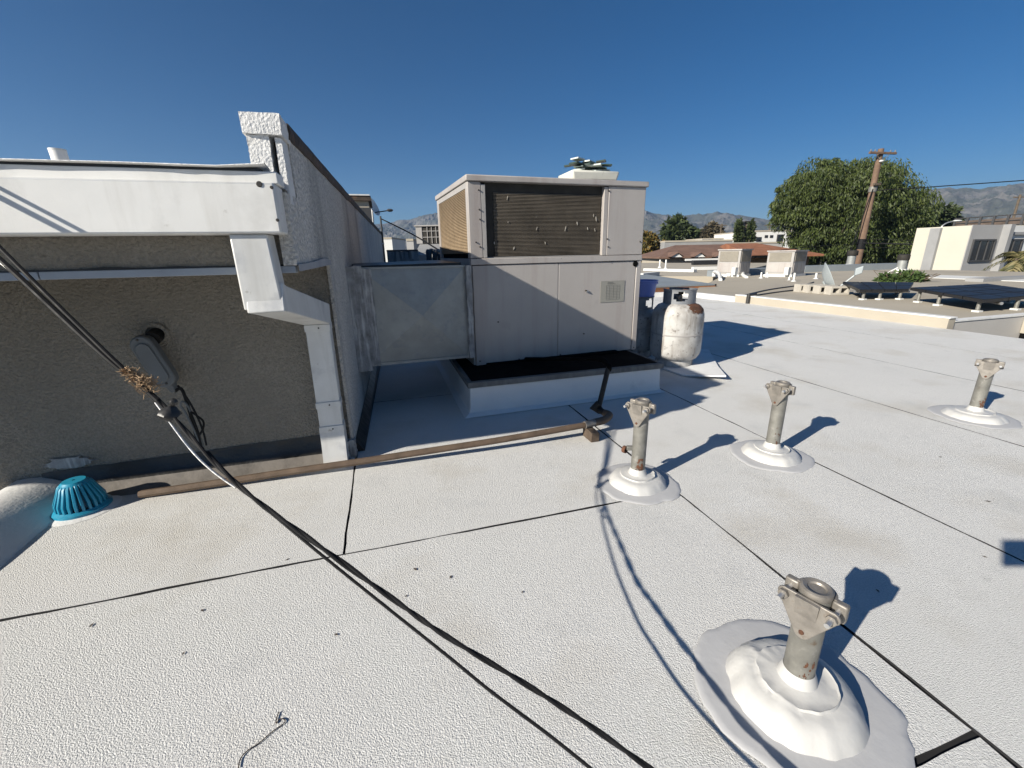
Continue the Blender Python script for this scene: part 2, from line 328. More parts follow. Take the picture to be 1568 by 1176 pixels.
# side wall panels (grey-white stucco), three with joints
MB().prism([(wx(y)-.03,y,z) for y,z in [(1.235,.7805),(1.884,.7805),(1.884,1.10),(YC_+.09,1.10),(YC_+.09,.952),(1.235,.952)]],(.03,0,0)).build('side_wall_panel', MT['stucco_grey'], bld, smooth=False)
ysp = [(1.8935,3.3,-.02,1.10),(3.306,5.1,-.02,1.10),(5.106,7.0,-.02,1.10)]
for (y0, y1, z0, z1) in ysp:
    MB().hexa([(wx(y0)-.03,y0,z0),(wx(y0),y0,z0),(wx(y1),y1,z0),(wx(y1)-.03,y1,z0),(wx(y0)-.03,y0,z1),(wx(y0),y0,z1),(wx(y1),y1,z1),(wx(y1)-.03,y1,z1)]).build('side_wall_panel', MT['stucco_grey'], bld, bevel=.002)
y0, y1 = WY-.012, 1.884
MB().hexa([(wx(y0)-.011,y0,-.02),(wx(y0),y0,-.02),(wx(y1),y1,-.02),(wx(y1)-.011,y1,-.02),(wx(y0)-.011,y0,.780),(wx(y0),y0,.780),(wx(y1),y1,.780),(wx(y1)-.011,y1,.780)]).build('side_wall_panel', MT['stucco_grey'], bld)
# upper band, soffit, roof slab
YB = 1.25
xb = wx(YB) - .002
MB().box((-3.2,YB,.7805),(xb-.001,YB+.03,.96)).build('upper_wall', MT['stucco_tan'], bld, smooth=False)
MB().box((-3.2,YB+.031,.772),(wx(YB)-.035,WY+.02,.7795)).build('soffit', MT['stucco_tan'], bld, smooth=False)
mb = MB(); xs = [-3.2 + i*(xb+3.2)/60 for i in range(61)]
for k, (z0, z1) in enumerate([(.762, .7795)]):
    for i in range(1): mb.box((-3.2,YB-.010,z0),(-.742,YB+.025,z1)); mb.box((-.739,YB-.011,z0),(xb-.004,YB+.025,z1))
mb.build('drip_strip', MT['drip'], bld, bevel=.0015)
# torn underlay lip above drip strip
vs = []; n_ = 120
for i in range(n_+1):
    x = -3.1 + i*(xb+3.08)/n_; h = .0035 + max(0, mnoise.noise(V((x*9,0,3))))*.010*(1 if x < -.35 else .4)
    vs += [(x,YB-.006,.7797),(x,YB-.006,.7797+h),(x,YB-.001,.7797),(x,YB-.001,.7797+h)]
fs = []
for i in range(n_): a0 = i*4; fs += [(a0,a0+4,a0+5,a0+1),(a0+1,a0+5,a0+7,a0+3),(a0+3,a0+7,a0+6,a0+2)]
MB().add(vs, fs).build('torn_underlay', MT['tar'], bld)
# repaired stucco patch at the bottom of the overhang side
ya, yb_ = 1.242, 1.76
pts = [(wx(ya)+.002,ya,.766),(wx(yb_)+.002,yb_,.772),(wx(yb_)+.002,yb_,.789),(wx(1.6)+.002,1.6,.795),(wx(1.42)+.002,1.42,.786),(wx(ya)+.002,ya,.783)]
MB().prism(pts, (.005,0,0)).build('stucco_patch', MT['stucco_patch'], bld)
# box gutter / fascia
YF = 1.155
MB().box((-3.2,YF,.854),(-.218,YB-.002,.961)).build('box_gutter', MT['white_paint'], bld, bevel=.004)
MB().box((-3.2,YF+.022,.9615),(-.212,YB-.002,.987)).build('upper_fascia', MT['white_paint'], bld, bevel=.002)
MB().box((-3.2,YF+.05,.9835),(-.24,4,.990)).build('roof_slab', MT['membrane_smooth'], bld, smooth=False)
# roofing membrane edge hanging over the fascia, torn
vs = []; n_ = 150
for i in range(n_+1):
    x = -3.1 + i*(2.868)/n_; t = mnoise.noise(V((x*5,1,0))); u = mnoise.noise(V((x*18,4,0)))
    lift = .0025*t + (.008*max(0,(x+.33)/.10) if x > -.33 else 0)
    d = .0016 + .002*abs(u)
    yf = YF + .0125 + .0035*t + .003*u
    vs += [(x,yf+.06,.997),(x,yf,.996+lift),(x,yf-.002,.996+lift-d),(x,yf+.002,.9948+lift-d),(x,yf+.05,.9932)]
fs = []
for i in range(n_):
    for k in range(4): fs.append((i*5+k,(i+1)*5+k,(i+1)*5+k+1,i*5+k+1))
MB().add(vs, fs).build('membrane_edge', MT['white_rough'], bld)
MB().box((-3.1,YF+.026,.9874),(-.245,YF+.049,.9925)).build('edge_shadow_gap', MT['tar'], bld, smooth=False)  # dark bar painted in for the shade below the membrane edge
# rivets, stain and bolts on the gutter
def dot(mb, p, n, r, h=.004, k=10): mb.cyl(V(p), V(p)+V(n)*h, r, r*.8, k)
mb = MB(); dot(mb, Py(397,282,YF), (0,-1,0), .0065, .002, 14); mb.build('gutter_stain_cap', MT['screw'], bld)
for p in ((416,287),(425,337)):
    mb = MB(); dot(mb, Py(*p,YF), (0,-1,0), .0038, .004); mb.build('gutter_screw', MT['screw'], bld)
# parapet end column with slot, coping cap
def lumpy(x0,x1,y0,y1,z0,z1,amp,n=14):
    bm = bmesh.new(); bmesh.ops.create_cube(bm, size=1)
    for v in bm.verts: v.co = V(((x0+x1)/2+v.co.x*(x1-x0),(y0+y1)/2+v.co.y*(y1-y0),(z0+z1)/2+v.co.z*(z1-z0)))
    for it in range(4): 
        es = [e for e in bm.edges if e.calc_length() > .012]
        if not es: break
        bmesh.ops.subdivide_edges(bm, edges=es, cuts=1, use_grid_fill=True)
    m = MB(); idx = {}
    for i, v in enumerate(bm.verts): m.v.append(v.co.copy()); idx[v] = i
    m.f = [tuple(idx[v] for v in f.verts) for f in bm.faces]; bm.free()
    for p in m.v: p += mnoise.noise_vector(p*150)*amp + mnoise.noise_vector(p*45)*amp
    return m
YC = 1.275
lumpy(-.283,-.2345,YC,YC+.08,.985,1.082,.0016).build('parapet_column', MT['white_rough'], bld, ang=60)
lumpy(-.2225,-.2075,YC+.004,YC+.08,.93,1.078,.0013).build('parapet_column', MT['white_rough'], bld, ang=60)
lumpy(-.288,-.203,YC-.008,YC+.10,1.083,1.128,.0018).build('parapet_cap', MT['white_rough'], bld, ang=60)
MB().box((-.236,YC+.055,.995),(-.219,YC+.075,1.08)).build('slot_timber', MT['dark_wood'], bld, smooth=False)
# parapet core and dark coping along the top of the side wall
y0, y1 = YC+.101, 7.0
MB().hexa([(wx(y0)-.085,y0,.999),(wx(y0)-.031,y0,.999),(wx(y1)-.031,y1,.999),(wx(y1)-.085,y1,.999),(wx(y0)-.085,y0,1.10),(wx(y0)-.031,y0,1.10),(wx(y1)-.031,y1,1.10),(wx(y1)-.085,y1,1.10)]).build('parapet_core', MT['stucco_grey'], bld, smooth=False)
mb = MB(); n_ = 46; vs = []
for i in range(n_+1):
    y = 1.362 + (7.02-1.362)*(i/n_)**1.5; x = wx(y); t = mnoise.noise(V((0,y*4,2)))*.006 + mnoise.noise(V((0,y*15,2)))*.003
    vs += [(x-.072,y,1.101),(x+.004+t*.5,y,1.094+t),(x+.010+t,y,1.112+t*.6),(x+.005,y,1.131+t*.4),(x-.072,y,1.131)]
fs = [(i*5+k,(i+1)*5+k,(i+1)*5+(k+1)%5,i*5+(k+1)%5) for i in range(n_) for k in range(5)] + [(0,1,2,3,4)[::-1], tuple(n_*5+k for k in range(5))]
mb.add(vs, fs).build('coping', MT['dark_wood'], bld)
# bituminous base flashing of lower wall
vs = []; n_ = 70
for i in range(n_+1):
    x = -1.23 + i*(1.02)/n_; t = mnoise.noise(V((x*6,0,0))); u = mnoise.noise(V((x*23,3,0)))
    zt = .088 + .02*(x+1.23) + .004*t + .003*u
    vs += [(x,WY-.004,zt),(x,WY-.010-.003*t,zt*.55),(x,WY-.022,.036+.004*t),(x,WY-.03,.030)]
fs = [(i*4+k,(i+1)*4+k,(i+1)*4+k+1,i*4+k+1) for i in range(n_) for k in range(3)]
MB().add(vs, fs).build('tar_flashing', MT['tar'], bld)
vs = []
for i in range(n_+1):
    x = -1.13 + i*(.91)/n_; t = mnoise.noise(V((x*5,9,0))); u = mnoise.noise(V((x*21,3,6)))
    vs += [(x,WY-.028,.033),(x,WY-.06-.012*t,.013+.002*u),(x,WY-.095-.02*t-.006*u,.0012)]
fs = [(i*3+k,(i+1)*3+k,(i+1)*3+k+1,i*3+k+1) for i in range(n_) for k in range(2)]
MB().add(vs, fs).build('flashing_cant', MT['tar_grey'], bld)
# white sealant daubed on stucco above the parapet end
pts = []
c0 = Py(108,708,WY-.004)
for k in range(40):
    a_ = 2*pi*k/40; r = 1 + .25*mnoise.noise(V((cos(a_)*3,sin(a_)*3,1))) + .35*(k % 7 == 0)*(sin(a_) > -.2)
    pts.append(c0 + V((cos(a_)*.062*r,0,sin(a_)*.020*r)))
MB().prism(pts, (0,-.006,0)).build('sealant_patch', MT['mastic'], bld)
# lumpy sealant at bottom of corner
mb = lumpy(WX-.028,WX+.006,WY-.028,WY+.012,-.004,.075,.006); mb.build('corner_sealant', MT['mastic'], bld, ang=60)
# dark membrane upturn along the foot of the side wall
mb = MB(); y0, y1 = WY+.02, 6.5
mb.hexa([(wx(y0)+.001,y0,0),(wx(y0)+.035,y0,.001),(wx(y1)+.035,y1,.001),(wx(y1)+.001,y1,0),(wx(y0)+.001,y0,.05),(wx(y0)+.004,y0,.05),(wx(y1)+.004,y1,.20),(wx(y1)+.001,y1,.20)])
mb.build('upturn_flashing', MT['tar'], bld)
# vent pipe on its roof
p = Py(95,243,1.9)
vp = thing('vent_pipe', (p.x, 1.9, .998), 'short white vent pipe poking above the fascia of the stucco building', 'vent pipe')
z1 = Py(92,229,1.9).z
MB().cyl((p.x,1.9,.998),(p.x-.006,1.9,z1),.022,.022,18,False).build('pipe', MT['white_paint'], vp)
MB().cyl((p.x-.006,1.9,z1-.004),(p.x-.006,1.9,z1+.001),.0225,.0225,18).build('pipe_rim', MT['metal_white'], vp)

# ---- downspout
ds = thing('downspout', (-.27, 1.7, 0), 'white square downspout stepping back from the gutter to the wall corner', 'downspout')
Y1 = 1.165
x0, x1 = -.335, -.257
def rectduct(mb, pts, up_):   # list of (center, halfx vec, halfy vec)
    n = len(pts); vs = []
    for c, hx, hy in pts: c, hx, hy = V(c), V(hx), V(hy); vs += [c-hx-hy, c+hx-hy, c+hx+hy, c-hx+hy]
    fs = [(i*4+k, i*4+(k+1)%4, (i+1)*4+(k+1)%4, (i+1)*4+k) for i in range(n-1) for k in range(4)]
    if up_: fs += [(3,2,1,0), tuple((n-1)*4+k for k in range(4))]
    return mb.add(vs, fs)
TB = Py(374,477,Y1); TBr = Py(435,475,Y1); TT = Py(350,360,Y1); TTr = Py(409,360,Y1)
dz = .07
rectduct(MB(), [(( (TT.x+TTr.x)/2, Y1+dz/2, .8535), ((TTr.x-TT.x)/2,0,0),(0,dz/2,0)), (((TB.x+TBr.x)/2,Y1+dz/2,TB.z+.002),((TBr.x-TB.x)/2,0,0),(0,dz/2,0))], True).build('upper_pipe', MT['metal_white'], ds, bevel=.004)
LT = Py(466,497,1.69); LTr = Py(503,490,1.69); LB = Py(496,698,1.69); LBr = Py(531,695,1.69)
hw = .040
rectduct(MB(), [(((TB.x+TBr.x)/2+.006,Y1+.002,TB.z+.03),((TBr.x-TB.x)/2-.002,0,0),(0,.01,.034)), (((TB.x+TBr.x)/2+.006,Y1+.05,TB.z+.02),((TBr.x-TB.x)/2-.002,0,0),(0,.012,.032)), (((LT.x+LTr.x)/2,1.735,LT.z+.028),((LTr.x-LT.x)/2+.004,0,0),(0,.015,.036))], True).build('offset_elbow', MT['metal_white'], ds, bevel=.003)
zb = .035
rectduct(MB(), [(((LT.x+LTr.x)/2,1.728,LT.z+.01),((LTr.x-LT.x)/2,0,0),(0,.036,0)), (((LB.x+LBr.x)/2,1.728,.12),((LBr.x-LB.x)/2,0,0),(0,.036,0))], True).build('lower_pipe', MT['metal_white'], ds, bevel=.003)
rectduct(MB(), [(((LB.x+LBr.x)/2,1.728,.16),((LBr.x-LB.x)/2+.002,0,0),(0,.038,0)), (((LB.x+LBr.x)/2,1.724,.09),((LBr.x-LB.x)/2+.002,0,0),(0,.038,0)), (((LB.x+LBr.x)/2,1.700,.010),((LBr.x-LB.x)/2+.002,0,0),(0,.036,.006))], False).build('outlet_shoe', MT['metal_white'], ds)
MB().obox(((LB.x+LBr.x)/2,1.703,.016),(LBr.x-LB.x)*.94,.06,.004).build('outlet_opening', MT['black'], ds)
for f_ in (.03, .60, .79):
    c = LT.lerp(LB, f_); cr = LTr.lerp(LBr, f_)
    b = MB().box((c.x-.0025,1.688,c.z-.012),(cr.x+.0025,1.752,c.z+.012)).build('pipe_strap', MT['metal_white'], ds, bevel=.001)
    mb = MB(); dot(mb, ((c.x*.45+cr.x*.55),1.688,c.z), (0,-1,0), .003, .003); mb.build('screw', MT['screw'], b)

# ---- grey conduit body hung on the wall with cable tail and coiled slack
cb = thing('conduit_fitting', (Py(235,555,1.70).x, 1.70, .45), 'grey plastic service conduit fitting tilted on the shaded tan wall with a coiled black tail', 'conduit fitting')
a, b_ = Py(216,530,1.69), Py(250,580,1.69)
d = (b_-a).normalized(); sd_ = V((0,-1,0)).cross(d).normalized()
def capsule(mb, a, b, wd, y0, y1, n=8):
    pts = []
    for k in range(n+1): t = pi/2 + pi*k/n; pts.append(a + sd_*(cos(t-pi/2)*wd) - d*(sin(t-pi/2)*wd))
    for k in range(n+1): t = pi*k/n; pts.append(b - sd_*(cos(t)*wd) + d*(sin(t)*wd))
    return mb.prism([V((p.x,y0,p.z)) for p in pts], (0,y1-y0,0))
capsule(MB(), a, b_, .034, 1.69, 1.728).build('fitting_body', MT['plastic_grey'], cb, bevel=.006)
cv = capsule(MB(), a+d*.014, b_-d*.010, .022, 1.684, 1.6895).build('cover_plate', MT['plastic_grey'], cb, bevel=.002)
for p in (a-d*.022, b_+d*.018):
    mb = MB(); dot(mb, (p.x,1.69,p.z), (0,-1,0), .0045, .002); mb.build('screw', MT['screw'], cb)
e = b_+d*.055
MB().cyl((b_+d*.03)+V((0,.02,0)), e+V((0,.02,0)), .018, .012, 14).build('outlet_neck', MT['plastic_grey'], cb)
h = Py(240,512,WY)
MB().cyl((h.x,1.73,h.z-.01),(h.x,1.772,h.z),.024,.024,16).build('wall_nipple', MT['pipe_black'], cb)
mb = MB(); mb.lathe([(.030,0),(.042,.004),(.040,.010),(.028,.012)], (h.x,1.768,h.z), 20, (0,-1,0), False); mb.jitter(.004,50).build('wall_hole_rim', MT['stucco_tan'], cb)
tail = [e+V((0,.02,0))] + [Py(x,y,1.68-.0*i) for i,(x,y) in enumerate([(278,596),(288,622),(297,655),(304,678),(311,688)])]
def smooth_pts(pts, n=6):
    pts = [V(p) for p in pts]; out = []
    for i in range(len(pts)-1):
        p0 = pts[max(i-1,0)]; p1 = pts[i]; p2 = pts[i+1]; p3 = pts[min(i+2,len(pts)-1)]
        for k in range(n):
            t = k/n; out.append(.5*((2*p1)+(-p0+p2)*t+(2*p0-5*p1+4*p2-p3)*t*t+(-p0+3*p1-3*p2+p3)*t*t*t))
    return out + [pts[-1]]
MB().tube(smooth_pts(tail), .0055).build('cable_tail', MT['cable'], cb)
for k, pl in enumerate([[(309,686),(298,660),(284,632),(277,622),(280,615),(290,626),(303,660),(312,684)], [(309,686),(301,655),(292,632),(302,637),(311,645),(311,656),(304,668)], [(272,590),(288,612),(303,640),(312,664),(316,682)]]):
    MB().tube(smooth_pts([Py(x,y,1.66-.006*k) for x,y in pl]), .0035).build('slack_loop', MT['cable'] if k else MT['plastic_grey'], cb)

# ================================================================== ROOFTOP UNIT
U = V((cos(R(3.5)), sin(R(3.5)), 0)); N_ = V((-U.y, U.x, 0)); ZU = V((0,0,1))
P0 = V((.455, 2.349, 0))                      # front left corner on plan
def up(u, d, z): return P0 + U*u + N_*d + V((0,0,z))      # u along the front, d back
def ubox(mb, u0, u1, d0, d1, z0, z1):
    return mb.hexa([up(u0,d0,z0),up(u1,d0,z0),up(u1,d1,z0),up(u0,d1,z0),up(u0,d0,z1),up(u1,d0,z1),up(u1,d1,z1),up(u0,d1,z1)])
# curb
curb = thing('equipment_curb', (.9, 2.3, 0), 'white coated roof curb with a dark weathered cap under the big air conditioner', 'roof curb')
C0, C1 = V((.362, 2.052, 0)), V((1.480, 2.058, 0)); cu = (C1-C0).normalized(); cn = V((-cu.y, cu.x, 0)); CL = (C1-C0).length
def cbox(mb, u0, u1, d0, d1, z0, z1, f=0):
    q = lambda u, d, z: C0 + cu*u + cn*d + V((0,0,z))
    return mb.hexa([q(u0-f,d0-f,z0),q(u1+f,d0-f,z0),q(u1+f,d1,z0),q(u0-f,d1,z0),q(u0,d0,z1),q(u1,d0,z1),q(u1,d1,z1),q(u0,d1,z1)])
cq = lambda u, d, z: C0 + cu*u + cn*d + V((0,0,z))
pr_ = [(-.045,.002),(-.012,.016),(-.004,.045),(0,.1495)]
vs = []
for f_, z in pr_: vs += [cq(f_,f_*1.0,z), cq(CL-f_,f_*.35,z), cq(CL-f_,1.25,z), cq(f_,1.25,z)]
MB().add(vs, [(i*4+k,i*4+(k+1)%4,(i+1)*4+(k+1)%4,(i+1)*4+k) for i in range(3) for k in range(4)] + [(0,3,2,1),(12,13,14,15)]).build('curb_wall', MT['membrane_smooth'], curb, bevel=.006)
cbox(MB(), -.012, CL+.012, -.012, 1.262, .150, .180).build('curb_cap', MT['curb_cap'], curb, bevel=.003)
cbox(MB(), .012, CL-.012, .012, 1.2, .1802, .1812)  .build('cap_membrane', MT['black'], curb, smooth=False)
cbox(MB(), .10, CL-.10, .30, 1.2, .1815, .195).build('base_shadow_fill', MT['black'], curb, smooth=False)  # black filler stands in for the shadow gap under the unit

ac = thing('packaged_air_conditioner', (P0.x+.5, P0.y+.4, .183), 'large beige rooftop air conditioner with a wide dark coil opening and a rating plate', 'air conditioner')
UW, UD = 1.08, .86
ZB, ZM, ZT = .206, .752, 1.155
ubox(MB(), .012, UW-.012, .05, UD, ZB, ZT-.002).build('cabinet_core', MT['black'], ac, smooth=False)
# lower panels
ubox(MB(), .004, .5168, 0, .013, ZB-.022, ZM-.012).build('access_panel', MT['unit'], ac, bevel=.004)
ubox(MB(), .518, UW-.036, .001, .013, ZB-.022, ZM-.012).build('access_panel', MT['unit'], ac, bevel=.004)
ubox(MB(), UW-.034, UW, -.003, .013, ZB-.0235, ZM-.010).build('corner_post', MT['unit'], ac, bevel=.003)
# ledge between the stages
ubox(MB(), -.004, UW, -.006, .013, ZM-.009, ZM+.024).build('ledge_rail', MT['unit'], ac, bevel=.003)
# upper left post, coil frame, right panel, top cover
CU0, CU1, CZ0, CZ1 = .092, .800, .783, 1.135
ubox(MB(), -.002, .068, 0, .013, ZM+.026, ZT).build('corner_post', MT['unit'], ac, bevel=.003)
ubox(MB(), .069, CU0, .001, .045, ZM+.026, ZT-.012).build('coil_frame_stile', MT['unit_dark'], ac, bevel=.002)
ubox(MB(), CU1, .828, .001, .05, ZM+.026, ZT-.004).build('coil_frame_stile', MT['unit'], ac, bevel=.002)
ubox(MB(), .830, UW, -.001, .013, ZM+.026, ZT).build('upper_panel', MT['unit'], ac, bevel=.003)
ubox(MB(), -.012, UW+.012, -.012, UD+.012, ZT+.001, ZT+.031).build('top_cover', MT['unit'], ac, bevel=.005)
# coil
coil = ubox(MB(), CU0, CU1, .0295, .036, CZ0, CZ1+.03).build('coil', MT['coil_back'], ac, smooth=False)
mb = MB(); nf = 46
for i in range(nf):
    z = CZ0 + .004 + (CZ1-.035-CZ0)*i/(nf-1)
    ubox(mb, CU0+.05, CU1-.008, .021+.003*random.random(), .029, z, z+.0026+.0008*random.random())
tag(mb.build('coil_fins', MT['coil_fin'], coil, smooth=False), kind='stuff')
ubox(MB(), CU0, CU1, .014, .0195, CZ0-.006, CZ0-.001).build('coil_sill', MT['unit_dark'], ac)
# flecks of paint and torn fins on the coil
mb = MB()
for (x, y, w_, h_) in [(777,303,.004,.024),(866,350,.006,.03),(913,335,.012,.03),(909,330,.006,.018),(757,372,.010,.016),(787,380,.012,.018),(822,350,.006,.02),(884,342,.009,.02),(900,350,.008,.016),(911,352,.005,.02),(835,372,.007,.016),(778,340,.004,.01)]:
    d = ray(x, y); q0 = up(0,.018,0); t = (q0-CAM).dot(N_)/d.dot(N_); p = CAM + d*t
    e_ = random.uniform(-.35,.35); q_ = [p+U*(a*w_*.32)+ZU*(b*h_*.5)+U*(b*e_*h_*.5) for a,b in ((0,-1),(1,-.3),(.7,.5),(0,1),(-1,.2),(-.8,-.5))]; mb.prism(q_, N_*.002)
tag(mb.build('coil_flecks', mat('pale_flecks', (.34,.32,.28), .8, var=.3, vs=40), coil, smooth=False), kind='stuff')
# left side: coil guard and frame
MBq = MB()
def sidebox(mb, d0, d1, z0, z1, a=-.006, b=.006): return mb.hexa([up(a,d0,z0),up(b,d0,z0),up(b,d1,z0),up(a,d1,z0),up(a,d0,z1),up(b,d0,z1),up(b,d1,z1),up(a,d1,z1)])
sidebox(MB(), .014, UD, ZB-.02, ZM+.024).build('side_panel', MT['unit'], ac)
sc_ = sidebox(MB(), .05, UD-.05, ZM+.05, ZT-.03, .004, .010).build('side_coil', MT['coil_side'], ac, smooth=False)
mb = MB()
for i in range(40):
    z = ZM+.055 + (ZT-.09-ZM)*i/39; sidebox(mb, .052, UD-.052, z, z+.003, -.001, .0038)
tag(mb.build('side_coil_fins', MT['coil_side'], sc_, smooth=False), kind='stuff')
sidebox(MB(), .0135, .048, ZM+.026, ZT, -.004, .02).build('side_stile', MT['unit'], ac, bevel=.002)
sidebox(MB(), UD-.048, UD, ZM+.026, ZT, -.004, .02).build('side_stile', MT['unit'], ac, bevel=.002)
sidebox(MB(), .049, UD-.049, ZT-.028, ZT, -.003, .02).build('side_rail', MT['unit_dark'], ac)
# right side and back skins
ubox(MB(), UW-.013, UW, .0135, UD, ZB-.02, ZT).build('side_panel', MT['unit'], ac)
# rating plate with its table of rules
lab = ubox(MB(), .800, .968, -.0016, -.0002, .500, .628).build('rating_plate', mat('rating_plate_print', (.30,.29,.255), .5, .2, var=.06, vs=10), ac, smooth=False)
mb = MB()
for i in range(10): ubox(mb, .838, .935, -.0026, -.0018, .515+.0095*i, .5162+.0095*i)
for u_ in (.838,.86,.888,.912,.934): ubox(mb, u_, u_+.001, -.0027, -.0018, .515, .602)
for i in range(3): ubox(mb, .845, .90-.01*i, -.0026, -.0018, .609+.005*i, .611+.005*i)
mb.build('printed_table', mat('plate_ink', (.16,.155,.14), .6), lab, smooth=False)
# screws, knock-outs
def uscrew(x, y, r=.005, h=.005, m='screw', par_=None):
    d = ray(x, y); t = (up(0,-.001,0)-CAM).dot(N_)/d.dot(N_); p = CAM + d*t; mb = MB(); mb.cyl(p+N_*.002, p-N_*h, r, r*.75, 10); mb.build('screw', MT[m], par_ or ac)
for p in [(729,274),(737,275),(852,276),(936,278),(961,280),(984,280),(733,291),(734,321),(735,336),(729,371),(729,396),(735,378),(932,292),(930,366),(931,378),(933,400),(859,396),(975,399),(980,370),(987,372),(763,493),(894,511),(795,550),(858,543),(735,553),(970,532)]: uscrew(*p, r=.0045)
d = ray(899,446); uscrew(899,446,.009,.006,'alu'); uscrew(897,445,.005,.012,'screw')
d = ray(973,404); t = (up(0,-.002,0)-CAM).dot(N_)/d.dot(N_); p = CAM+d*t
mb = MB(); mb.cyl(p+N_*.004, p-N_*.003, .0165, .0165, 20); mb.build('knockout_hole', MT['black'], ac)

# things on top of the unit
tb = up(.77,.13,ZT+.031)
tub = thing('plastic_tray', tb, 'off white plastic tray lying on top of the air conditioner', 'tray')
mb = MB(); 
mb.hexa([tb+V(p) for p in [(-.14,-.09,0),(.14,-.08,0),(.14,.12,0),(-.14,.11,0),(-.155,-.10,.055),(.155,-.09,.055),(.155,.13,.055),(-.155,.12,.055)]])
mb.build('tray_body', mat('offwhite_plastic', (.60,.59,.52), .6, var=.08, vs=14, spots=[((.3,.29,.24), 18, .6, .1, .6)]), tub, bevel=.012)
pile = thing('scrap_pile', tb+V((0,.01,.056)), 'pile of dark green and white broken strips heaped on the off white tray', 'scrap pile')
mg = mat('dark_green_strip', (.03,.05,.04), .4, var=.4, vs=30); mw = mat('pale_strip', (.55,.60,.56), .5, var=.2, vs=30)
for i in range(38):
    c = tb + V((random.uniform(-.10,.10), random.uniform(-.05,.07), .058+.0022*i*random.uniform(.3,1)))
    a_ = random.uniform(-.7,.7); dx = V((cos(a_), sin(a_), random.uniform(-.12,.12)))
    MB().obox(c, random.uniform(.05,.14), random.uniform(.03,.06), .007, dx).build('strip', mw if i % 3 == 0 else mg, pile, smooth=False)

# ---- duct between wall and unit
duct = thing('sheet_metal_duct', (.1, 2.4, .245), 'galvanised duct with a cross-broken face joining the wall to the air conditioner', 'duct')
a = V((wx(2.23)+.055, 2.235, 0)); b_ = P0 + U*(-.036) + N_*(-.004); b_.z = 0
zb0, zt0, zb1, zt1 = .272, .742, .250, .738
dd = V((-(b_-a).y, (b_-a).x, 0)).normalized()
pk = (a+b_)/2 + V((.012,0,(zb0+zt0+zb1+zt1)/4)) - dd*.038
A0, A1, A2, A3 = a+V((0,0,zb0)), b_+V((0,0,zb1)), b_+V((0,0,zt1)), a+V((0,0,zt0))
MB().add([A0,A1,A2,A3,pk], [(0,1,4),(1,2,4),(2,3,4),(3,0,4)]).build('duct_face', MT['duct'], duct, smooth=False)
DB = dd*.42
MB().add([A0+dd*.003,A1+dd*.003,A2+dd*.003,A3+dd*.003,A0+DB,A1+DB,A2+DB,A3+DB], [(0,4,5,1),(3,2,6,7),(4,7,6,5),(0,3,7,4),(1,5,6,2)]).build('duct_body', MT['duct'], duct, smooth=False)
# standing lip top / bottom
MB().hexa([A3+V((0,0,-.004))-dd*.006,A2+V((0,0,-.004))-dd*.006,A2+V((0,0,-.004))+dd*.02,A3+V((0,0,-.004))+dd*.02,A3+V((0,0,.006))-dd*.006,A2+V((0,0,.006))-dd*.006,A2+V((0,0,.006))+dd*.02,A3+V((0,0,.006))+dd*.02]).build('duct_lip', MT['duct'], duct)
MB().hexa([A0+V((0,0,-.010))-dd*.008,A1+V((0,0,-.010))-dd*.008,A1+V((0,0,-.010))+dd*.02,A0+V((0,0,-.010))+dd*.02,A0+V((0,0,.004))-dd*.008,A1+V((0,0,.004))-dd*.008,A1+V((0,0,.004))+dd*.02,A0+V((0,0,.004))+dd*.02]).build('duct_lip', MT['duct'], duct)
# mastic covered collars at both ends
def collar(c, w0, z0, z1, t, amp, nm):
    m = lumpy(-w0/2, w0/2, -t, .02, z0, z1, amp); e1 = (b_-a).normalized()
    for i, p in enumerate(m.v): m.v[i] = c + e1*p.x + dd*p.y + V((0,0,p.z))
    return m.build(nm, MT['mastic'], duct, ang=60)
collar(a+V((-.028,0,0)), .075, zb0-.03, zt0+.012, .020, .005, 'mastic_collar')
collar(a+V((.030,.0,0)), .05, zb0-.005, zt0-.002, .010, .004, 'mastic_collar')
collar(b_+V((.012,0,0)), .030, zb1-.012, zt1+.004, .016, .004, 'mastic_collar')
# black mat lying on the duct, dark lumps beyond
tc = (A2+A3)/2 + dd*.2
mt_ = thing('rubber_mat', tc, 'thin black rubber mat lying on top of the duct', 'mat')
MB().hexa([A3.lerp(A2,.02)+dd*.03+V((0,0,.007)),A3.lerp(A2,.98)+dd*.03+V((0,0,.007)),A3.lerp(A2,.98)+dd*.4+V((0,0,.007)),A3.lerp(A2,.02)+dd*.4+V((0,0,.007)),A3.lerp(A2,.02)+dd*.03+V((0,0,.013)),A3.lerp(A2,.98)+dd*.03+V((0,0,.02)),A3.lerp(A2,.98)+dd*.4+V((0,0,.03)),A3.lerp(A2,.02)+dd*.4+V((0,0,.02))]).build('mat_sheet', MT['tar'], mt_)

# ---- gas pipe, block, riser
gp = thing('gas_pipe', (0, 1.6, .02), 'brown steel gas pipe running along the roof in front of the wall and curb', 'pipe')
run = [Pz(x, y, z) for x, y, z in [(214,757,.016),(330,740,.022),(440,723,.028),(550,707,.034),(660,690,.042),(770,673,.050),(895,651,.060)]]
MB().tube(smooth_pts(run, 4), .0135, 10).build('pipe_run', MT['pipe_brown'], gp)
e0 = Pz(895,651,.060); e1 = Pz(925,643,.060); e2 = Pz(933,636,.062); e3 = Pz(916,627,.062)
MB().tube([e0, e0.lerp(e1,.5)], .0165, 12).build('pipe_coupling', MT['cast'], gp)
MB().tube(smooth_pts([e0.lerp(e1,.5), e1, e2, e2.lerp(e3,.4)], 5), .0175, 12).build('elbow', MT['pipe_brown'], gp)
MB().tube([e2.lerp(e3,.35), e3], .015, 12).build('pipe_nipple', MT['pipe_black'], gp)
